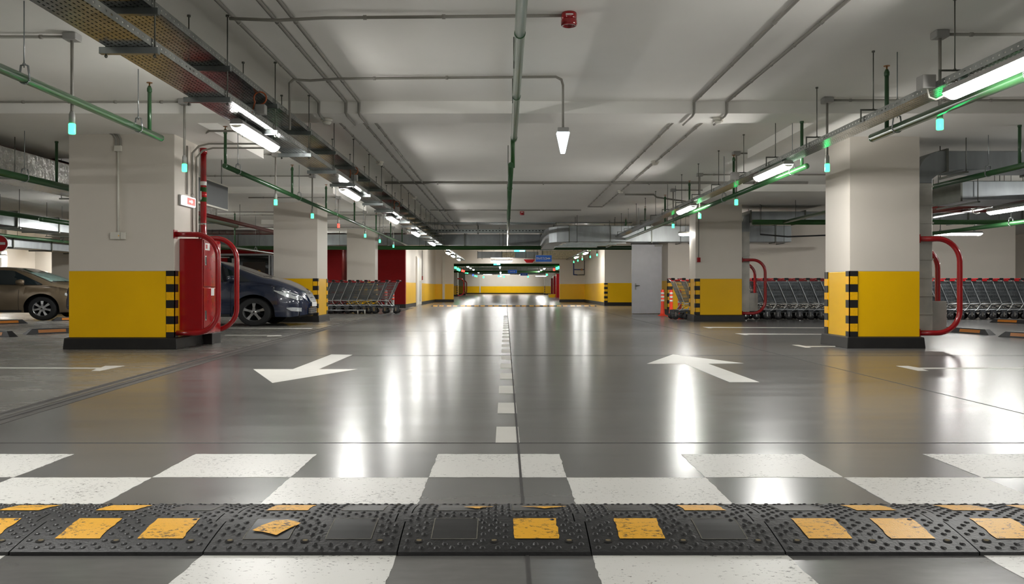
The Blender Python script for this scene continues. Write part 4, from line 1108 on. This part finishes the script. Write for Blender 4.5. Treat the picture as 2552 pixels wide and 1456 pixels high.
# ------------------------------------------------------------------ cars
def interp(tab, x):
    if x <= tab[0][0]: return tab[0][1]
    for (a, va), (c, vc) in zip(tab, tab[1:]):
        if x <= c:
            t = (x-a)/(c-a); return va+(vc-va)*t
    return tab[-1][1]
def smooth_interp(tab, x, h=.05):
    return (interp(tab, x-h)+2*interp(tab, x)+interp(tab, x+h))/4
def car(name, P, paint, loc, label, ang=0):
    r = empty(name, loc, label, 'car', rz=ang); r.scale = (1.2, 1, 1)
    ZT = lambda x: smooth_interp(P['top'], x); ZS = lambda x: smooth_interp(P['belt'], x)
    WB = lambda x: smooth_interp(P['wide'], x, .02); WT = lambda x: smooth_interp(P['roofw'], x)
    R = .385; wb_ = P['wheelbase']
    def ZB(x):
        z = interp(P['sill'], x)
        for xc in (0, -wb_):
            d = abs(x-xc)
            if d < R: z = max(z, .32+math.sqrt(R*R-d*d))
        return z
    def Wd(x, z):
        zs, zb = ZS(x), .2
        if z <= zs:
            t = (z-zb)/(zs-zb); return WB(x)*(.945+.055*math.sin(PI*min(1, max(0, t))**.8))-(.015 if t > .85 else 0)
        zt = ZT(x)-.05; t = min(1, (z-zs)/max(.02, zt-zs)); return WB(x)*.965*(1-t)+WT(x)*t
    xs_ = [P['tail']+(P['nose']-P['tail'])*i/50 for i in range(51)]
    for xc in (0, -wb_): xs_ += [xc-R*math.cos(PI*i/24) for i in range(25)]+[xc-R-.001, xc+R+.001]
    xs_ += [P['nose']-.02*k for k in range(8)]
    xs_ = sorted(set(round(v, 4) for v in xs_)); nb = 6; nc = 5; rings = []
    for x in xs_:
        zb, zs, zt = ZB(x), ZS(x), ZT(x); h = []
        if zb > zs-.03: zb = zs-.03
        for i in range(nb+1):
            z = zb+(zs-zb)*i/nb; h.append((Wd(x, z), z))
        ze = max(zs+.005, zt-.05)
        for i in range(1, nc+1):
            z = zs+(ze-zs)*i/nc; h.append((Wd(x, z), z))
        w_ = h[-1][0]
        for k, q in ((.93, .6), (.8, .85), (.5, .96), (0, 1)): h.append((w_*k, ze+(zt-ze)*q))
        rings.append([(x, -y, z) for y, z in h]+[(x, y, z) for y, z in h[-2::-1]])
    m = len(rings[0]); vs = [p for R_ in rings for p in R_]
    fs = [(i*m+j, i*m+j+1, (i+1)*m+j+1, (i+1)*m+j) for i in range(len(rings)-1) for j in range(m-1)]
    fs += [tuple(range(m)), tuple(range(len(vs)-m, len(vs)))]
    MB().add(vs, fs, 0, True).build('body', paint, r)
    MB().box(P['tail']+.15, P['nose']-.12, -.66, .66, .2, .62).build('underbody', 'dark_void', r)
    def patch(poly, nm, mt, off=.006, sides=(-1, 1), par=None, res=10, lab=None):
        o = None
        for s in sides:
            # grid clipped by interpolating between lower and upper chains
            lo, up = poly; vs = []; N = res*2; Kk = res
            x0, x1 = lo[0][0], lo[-1][0]
            for i in range(N+1):
                x = x0+(x1-x0)*i/N; za, zc = interp(lo, x), interp(up, x)
                for k in range(Kk+1):
                    z = za+(zc-za)*k/Kk; vs.append((x, s*(Wd(x, z)+off), z))
            q = Kk+1; fs = [(i*q+k, i*q+k+1, (i+1)*q+k+1, (i+1)*q+k) for i in range(N) for k in range(Kk)]
            o = MB().add(vs, fs, 0, True).build(nm, mt, par or r)
            if lab: o['label'] = lab
        return o
    for g in P['glass']: patch(g, 'side_window', 'car_glass')
    # windscreen
    def top_patch(xa, xb, inset, nm, mt, off=.006, ya=None):
        vs = []; N, Kk = 12, 12
        for i in range(N+1):
            x = xa+(xb-xa)*i/N; w_ = WT(x)-inset
            zt, ze = ZT(x), ZT(x)-.05
            for k in range(Kk+1):
                y = -w_+2*w_*k/Kk if ya is None else ya[0]*w_+(ya[1]-ya[0])*w_*k/Kk; f_ = abs(y)/max(.01, WT(x)); 
                q = 1-(f_**3)*.6; vs.append((x, y, ze+(zt-ze)*q+off))
        q = Kk+1; fs = [(i*q+k, i*q+k+1, (i+1)*q+k+1, (i+1)*q+k) for i in range(N) for k in range(Kk)]
        return MB().add(vs, fs, 0, True).build(nm, mt, r)
    ws = top_patch(P['ws'][0], P['ws'][1], .05, 'windscreen', 'car_glass')
    if P.get('shade'): o = top_patch(P['shade'][0], P['shade'][1], .12, 'sunshade', 'car_glass_teal', .009); o['label'] = 'pale reflecting sunshade'
    top_patch(P['rw'][0], P['rw'][1], .08, 'rear_window', 'car_glass')
    patch(P['lamp'], 'headlight', 'headlight_clear', .01)
    if 'fog' in P: patch(P['fog'], 'fog_light', 'headlight_clear', .01)
    # door seams, mouldings and handles
    for x in P['seams']:
        for s in (-1,):
            vs = []
            for k in range(13):
                z = .26+(ZS(x)-.26)*k/12
                vs += [(x-.004, s*(Wd(x, z)+.002), z), (x+.004, s*(Wd(x, z)+.002), z)]
            MB().add(vs, [(2*k, 2*k+1, 2*k+3, 2*k+2) for k in range(12)]).build('door_seam', 'dark_void', r)
    for s in (-1, 1):
        MB().box(P['seams'][0]-.95, P['seams'][0]-.78, s*(Wd(-1.2, .8)+.01), s*(Wd(-1.2, .8)+.04), .8, .83).build('door_handle', paint, r)
        mx = P['mirror']; q = MB().lathe([(.01, -.1), (.06, -.085), (.075, 0), (.06, .06), (.01, .07)], (mx, s*(Wd(mx, ZS(mx)+.05)+.1), ZS(mx)+.1), 'x', 12)
        q.box(mx-.02, mx+.03, s*(Wd(mx, ZS(mx)+.02)), s*(Wd(mx, ZS(mx))+.08), ZS(mx)+.02, ZS(mx)+.06); q.build('mirror', paint, r)
    MB().box(-wb_+R+.05, -R-.05, -WB(-1)-.002, -WB(-1)+.03, .22, .27).build('sill_trim', 'trim_black', r)
    # nose
    def nose_patch(z0, z1, hw, nm, mt, off=.01, N=10, z0s=None):
        vs = []
        def xn(y, z):
            y = abs(y)
            x = P['nose']
            while x > 0 and (WB(x) < y+.001 or ZT(x)-.02 < z): x -= .004
            return x
        for i in range(N+1):
            y = -hw+2*hw*i/N
            for k in range(5):
                z = z0+(z1-z0)*k/4; vs.append((xn(y, z)+off, y, z))
        return MB().add(vs, [(i*5+k, i*5+k+1, i*5+6+k, i*5+5+k) for i in range(N) for k in range(4)], 0, True).build(nm, mt, r)
    g = P['grille']; gr = nose_patch(g[0], g[1], g[2], 'grille', 'trim_black', .014)
    nose_patch(g[1], g[1]+.025, g[2]+.02, 'grille_surround', 'chrome', .02); nose_patch(g[0]-.02, g[0], g[2]-.03, 'grille_surround', 'chrome', .02)
    lg = P['low']; nose_patch(lg[0], lg[1], lg[2], 'lower_grille', 'trim_black', .012)
    for k in range(3): nose_patch(lg[0]+.03+k*.04, lg[0]+.042+k*.04, lg[2], 'grille_slat', 'rim_silver', .018)
    pl = P['plate']; o = nose_patch(pl[0], pl[1], .24, 'licence_plate', 'plate_white', .03, 2)
    MB().lathe([(.045, 0), (.045, .012), (.03, .018)], (P['nose']-.07, 0, g[1]+.03), 'x', 14).build('badge', 'chrome', r)
    # wheels
    for xc in (0, -wb_):
        for s in (-1, 1):
            c = empty('wheel', (xc, s*P['track'], .315)); c.parent = r
            pr = [(.2, -.1), (.28, -.105), (.305, -.09), (.315, -.05), (.315, .05), (.305, .09), (.28, .105), (.2, .1)]
            MB().lathe(pr, (0, 0, 0), 'y', 40, caps=False).build('tyre', 'tyre_rubber', c)
            b = MB().lathe([(.205, s*.1), (.198, s*.092), (.19, s*.05), (.185, -s*.02)], (0, 0, 0), 'y', 40, caps=False)
            ns = P['spokes']
            for k in range(ns):
                a = 2*PI*k/ns+PI/2
                ca, sa = math.cos(a), math.sin(a); vs = []
                for rad, hw, yy in ((.03, .03, .085), (.11, .022, .088), (.2, .034, .082)):
                    for q in (-1, 1):
                        vs.append((rad*ca-q*hw*sa, s*yy, rad*sa+q*hw*ca)); vs.append((rad*ca-q*hw*sa, s*(yy-.03), rad*sa+q*hw*ca))
                b.add(vs, [(0, 2, 6, 4), (4, 6, 10, 8), (0, 4, 5, 1), (4, 8, 9, 5), (2, 3, 7, 6), (6, 7, 11, 10)])
            b.lathe([(.05, s*.07), (.048, s*.092), (.03, s*.1), (.001, s*.102)], (0, 0, 0), 'y', 20)
            b.build('rim', 'rim_silver', c)
            MB().lathe([(.185, s*.0), (.001, s*.002)], (0, 0, 0), 'y', 24).build('brake_disc', 'trim_black', c)
            MB().lathe([(.02, s*.102), (.02, s*.105)], (0, 0, 0), 'y', 14).build('hub_cap', 'trim_black', c)
    return r
hatch = dict(nose=.93, tail=-3.6, wheelbase=2.58, track=.76,
    top=[(-3.6, .85), (-3.5, 1.0), (-3.2, 1.14), (-2.9, 1.22), (-2.3, 1.44), (-1.2, 1.49), (-.75, 1.46), (-.35, 1.31), (.12, 1.10), (.35, 1.05), (.58, .95), (.76, .84), (.86, .74), (.91, .62), (.93, .5)],
    belt=[(-3.6, .7), (-3.4, .92), (-2.5, .98), (-.3, .95), (.12, .955), (.4, .9), (.6, .83), (.76, .74), (.88, .62), (.93, .45)],
    wide=[(-3.6, .55), (-3.5, .75), (-3.2, .85), (-2.5, .88), (.2, .885), (.45, .86), (.65, .79), (.78, .7), (.87, .56), (.91, .42), (.93, .3)],
    roofw=[(-3.6, .5), (-3.0, .62), (-2.2, .6), (-.8, .6), (.12, .76), (.5, .72), (.76, .55), (.93, .25)],
    sill=[(-3.6, .42), (-3.2, .25), (-2.0, .2), (.3, .21), (.7, .2), (.93, .26)],
    glass=[([(-1.15, .99), (-.05, .99)], [(-1.15, 1.41), (-.72, 1.40), (-.05, 1.0)]), ([(-2.1, 1.0), (-1.22, .99)], [(-2.1, 1.40), (-1.22, 1.41)])],
    ws=(-.68, .08), rw=(-3.1, -2.4), lamp=([(.37, .785), (.5, .7), (.62, .64), (.8, .575), (.845, .58)], [(.37, .8), (.5, .81), (.62, .78), (.8, .69), (.845, .65)]),
    fog=([(.6, .39), (.68, .335), (.84, .32)], [(.6, .41), (.7, .42), (.84, .405)]),
    seams=(-.42, -1.19, -2.2), mirror=-.38, grille=(.56, .72, .3), low=(.26, .4, .4), plate=(.43, .53), spokes=5)
sedan = dict(nose=.95, tail=-3.6, wheelbase=2.65, track=.74,
    top=[(-3.6, .85), (-3.45, 1.0), (-2.9, 1.05), (-2.3, 1.27), (-1.7, 1.4), (-1.1, 1.42), (-.75, 1.39), (-.3, 1.22), (.2, .985), (.45, .94), (.7, .86), (.85, .76), (.93, .62), (.95, .5)],
    belt=[(-3.6, .7), (-3.4, .9), (-2.5, .95), (-.3, .90), (.2, .89), (.5, .83), (.7, .75), (.85, .66), (.95, .45)],
    wide=[(-3.6, .55), (-3.5, .75), (-3.2, .85), (-2.5, .88), (.2, .885), (.45, .86), (.65, .8), (.8, .7), (.9, .52), (.95, .3)],
    roofw=[(-3.6, .6), (-3.0, .68), (-2.2, .6), (-.8, .58), (.2, .76), (.5, .72), (.76, .55), (.95, .25)],
    sill=[(-3.6, .42), (-3.2, .25), (-2.0, .2), (.3, .21), (.7, .22), (.95, .28)],
    glass=[([(-1.15, .94), (.0, .93)], [(-1.15, 1.33), (-.72, 1.31), (.0, .95)]), ([(-2.4, .96), (-1.22, .94)], [(-2.4, 1.1), (-1.9, 1.28), (-1.22, 1.33)])],
    ws=(-.68, .15), shade=(-.42, .1), rw=(-2.85, -2.2), lamp=([(.5, .66), (.62, .62), (.86, .58)], [(.5, .72), (.62, .745), (.86, .68)]),
    seams=(-.49, -1.19, -2.3), mirror=-.42, grille=(.4, .68, .3), low=(.24, .34, .45), plate=(.45, .55), spokes=7)
xb, yb, _ = at(632, 814, 18.25)
car('hatchback_car', hatch, 'car_blue', (xb, yb+.86, 0), 'dark blue hatchback parked nose to the right behind the fire cabinet')
xb, yb, _ = at(104, 799, 21.45)
car('sedan_car', sedan, 'car_bronze', (xb, yb+.84, 0), 'bronze brown saloon car parked at the far left, nose to the right')
r0 = bpy.data.objects.get('hatchback_car')

# ------------------------------------------------------------------ shop front in the red wall
r = empty('shop_entrance', (-11.2, 34.8, 0), 'glazed shop entrance with silver frame in the red wall', 'entrance')
MB().box(-1.9, 1.45, -.04, .02, 0, 2.24).build('glazing', 'glass_dark', r)
for x0, x1, z0, z1 in ((-1.9, 1.5, 2.22, 2.3), (1.2, 1.26, 0, 2.22), (1.32, 1.38, 0, 2.22), (1.43, 1.5, 0, 2.22), (-.35, -.28, 0, 2.1)):
    MB().box(x0, x1, -.1, -.04, z0, z1).build('frame', 'aluminium', r)
MB().box(.1, 1.05, -.07, -.045, .02, 1.95).build('door_leaf', 'wood_dark', r)
MB().lathe([(.075, -.08), (.001, -.081)], (.78, 0, 1.53), 'y', 20, sx=1.1).build('yellow_dot', 'hazard_yellow', r)
MB().box(-1.9, -.55, -.09, -.05, 1.95, 2.12).build('red_strip', 'wall_red', r)
MB().box(-1.9, -.45, -.1, -.09, 2.12, 2.16).build('frame', 'aluminium', r)
# double door in the lane wall
r = empty('door_2', (-4.25, 38.9, 0)); tag(r, 'white double door in the far left lane wall', kind='structure')
MB().box(0, .05, 0, 2.2, 0, 2.35).build('leaf', 'wall_white', r)
MB().box(.05, .07, .1, 1.0, .05, 2.3).build('panel', 'plastic_white', r); MB().box(.05, .07, 1.1, 2.1, .05, 2.3).build('panel', 'plastic_white', r)
MB().box(.07, .12, 1.0, 1.06, .2, 1.2).build('door_handle', 'chrome', r)

# ------------------------------------------------------------------ signs
def text(s, size, loc, m, parent, ext=.002, rx=PI/2):
    c = bpy.data.curves.new('lettering', 'FONT'); c.body = s; c.size = size; c.align_x = 'CENTER'; c.align_y = 'CENTER'; c.extrude = ext
    c.materials.append(M[m]); o = bpy.data.objects.new('lettering', c); COL.objects.link(o)
    bpy.context.view_layer.update(); me = bpy.data.meshes.new_from_object(o.evaluated_get(bpy.context.evaluated_depsgraph_get()))
    bpy.data.objects.remove(o); o = bpy.data.objects.new('lettering', me); COL.objects.link(o); o.parent = parent
    o.location = loc; o.rotation_euler = (rx, 0, 0); return o
def blue_sign(px, py, w_px, h_px, Y, label, txt, arrow=True, tilt=0):
    x, y, z = at(px, py, Y); w_, h_ = w_px*Y/K/2, h_px*Y/K/2
    r = empty('direction_sign', (x, y, z), label, 'sign')
    MB().box(-w_, w_, -.015, .015, -h_, h_).build('board', 'plate_white', r, bevel=.01)
    MB().box(-w_*.97, w_*.97, -.02, -.015, -h_*.93, h_*.93).build('blue_face', 'sign_blue', r)
    text(txt, h_*.85, (-w_*.25 if arrow else 0, -.022, 0), 'plate_white', r)
    if arrow:
        a = h_*.3
        MB().prism([(w_*.35, -a*.4), (w_*.6, -a*.4), (w_*.6, -a), (w_*.85, 0), (w_*.6, a), (w_*.6, a*.4), (w_*.35, a*.4)], lambda u, v, t: (u, t, v), -.024, -.02).build('arrow', 'plate_white', r)
    for s in (-1, 1): MB().tube([(s*w_*.8, 0, h_), (s*w_*.8, 0, ZC-z)], .01, 6).build('hanger', 'rod_steel', r)
blue_sign(1355, 644.5, 41, 17.5, 46, 'blue hanging direction sign with white arrow over the end of the lane', 'ВЫЕЗД')
blue_sign(1277, 677, 23, 9, 72, 'small blue hanging sign in the distant hall, left one', 'ВЫЕЗД', False)
blue_sign(1306, 684, 19, 6.5, 86, 'small blue hanging sign in the distant hall, right one', 'ВЫЕЗД', False)
x, y, z = at(1319, 651, 49.5)
r = empty('stop_sign', (x, y, z), 'red tapered sign plate partly seen beside the blue sign', 'sign')
MB().prism([(-.34, .1), (.36, .1), (.2, -.1), (-.17, -.1)], lambda u, v, t: (u, t, v), -.02, .02).build('plate', 'sign_red', r)
MB().prism([(-.38, .12), (.4, .12), (.22, -.125), (-.19, -.125)], lambda u, v, t: (u, t, v), .0, .03).build('border', 'plate_white', r)
x, y, z = at(-1, 607, 20)
r = empty('no_entry_sign', (x, y, z), 'round red no entry sign with white bar cut by the left picture edge', 'sign')
MB().lathe([(.2, 0), (.2, .02)], (0, 0, 0), 'y', 40).build('plate', 'plate_white', r)
MB().lathe([(.19, -.003), (.19, 0)], (0, 0, 0), 'y', 40).build('red_face', 'sign_red', r)
MB().box(-.14, .14, -.006, -.003, -.03, .03).build('white_bar', 'plate_white', r)
MB().tube([(0, .01, .2), (0, .01, ZC-z)], .01, 6).build('hanger', 'rod_steel', r)
for px, py, w_, h_, Y, lab in ((1295, 625.5, 27, 4.5, 45, 'glowing cyan exit sign under the long green pipe'), (1238.5, 658, 17, 6, 52, 'glowing cyan exit sign in the opening'), (1245.5, 688.5, 10, 4, 90, 'tiny glowing cyan exit sign in the distant hall')):
    x, y, z = at(px, py, Y); r = empty('exit_sign', (x, y, z), lab, 'sign')
    a, c = w_*Y/K/2, h_*Y/K/2
    MB().box(-a, a, -.03, .03, -c, c).build('lit_face', 'sign_cyan', r, bevel=.01)
    MB().box(-a*1.02, a*1.02, -.035, .035, c, c+.03).build('housing', 'plastic_grey', r)
    MB().box(0, a*.9, -.034, -.031, -c*.7, c*.7).build('white_panel', 'sign_white_lit', r)
    MB().tube([(0, 0, c), (0, 0, ZC-z)], .008, 5).build('hanger', 'rod_steel', r)
for px, py, Y, lab in ((1246, 666, 60, 'tiny white hanging lamp in the distant hall, nearer'), (1247.5, 681, 76, 'tiny white hanging lamp in the distant hall, farther')):
    x, y, z = at(px, py, Y); r = empty('emergency_lamp', (x, y, z), lab, 'lamp')
    MB().prism([(-.08, .09), (.08, .09), (.03, -.12), (-.03, -.12)], lambda u, v, t: (u, t, v), -.05, .05).build('diffuser', 'lamp_cool', r)
    MB().tube([(0, 0, .09), (0, 0, ZC-z)], .012, 6).build('drop_tube', 'conduit_grey', r)

# ------------------------------------------------------------------ valve loop on the end wall, distant red cabinets, car
r = empty('valve_assembly', (*at(1443, 668, 49.6)[:2], at(0, 668, 49.6)[2]), 'blue and grey pipe loop with valve on the end wall right of the opening', 'pipework')
MB().tube([(-.33, -.1, .45), (-.33, -.1, -.4), (-.1, -.1, -.42)], .035, 8).build('blue_pipe', 'blue_valve', r)
MB().tube([(.33, -.1, .45), (.33, -.1, -.4), (-.1, -.1, -.42)], .035, 8).build('grey_pipe', 'rod_steel', r)
MB().tube([(-.33, -.1, -.1), (.3, -.1, -.1)], .03, 8).build('bypass_pipe', 'blue_valve', r)
MB().lathe([(.06, -.05), (.06, .05)], (.15, -.1, -.1), 'y', 10).build('valve', 'brass', r)
for i, (px, Y, h) in enumerate(((1373, 88, 1.9), (1379, 80, 2.0), (1386, 72, 2.1))):
    x, y, _ = at(px, 0, Y)
    r = empty('fire_cabinet', (x+.1, y, 0), '%s of three red fire cabinets along the right of the distant hall' % ['farthest', 'middle', 'nearest'][i], 'cabinet', 'distant fire cabinets')
    MB().box(-.1, .5, 0, .6, 0, h).build('body', 'red_gloss', r); MB().box(-.12, -.1, .1, .2, .3, h-.2).build('door_edge', 'chrome', r)
for i, (px, Y) in enumerate(((1156, 66), (1163, 84))):
    x, y, _ = at(px, 0, Y); guard_hoop(x-.5, y, 1, .5, .25, 1.6, '%s red hoop on the left of the distant hall' % ['nearer', 'farther'][i], rad=.05)
x, y, _ = at(1133, 0, 60)
c = bpy.data.objects['hatchback_car']
def yb_box(px, py, w_, h_, Y, lab):
    x, y, z = at(px, py, Y); a, c_ = w_*Y/K/2, h_*Y/K
    r = empty('grit_box', (x, y, 0), lab, 'box')
    MB().prism([(-a*.85, 0), (a*.85, 0), (a, c_*.8), (-a, c_*.8)], lambda u, v, t: (u, t, v), -.25, .25).build('bin', 'wall_yellow', r, bevel=.02)
    MB().box(-a*1.02, a*1.02, -.27, .27, c_*.8, c_).build('lid', 'wall_yellow', r, bevel=.02)
yb_box(1375, 742, 17, 8, 74, 'yellow grit box at the right of the distant hall')
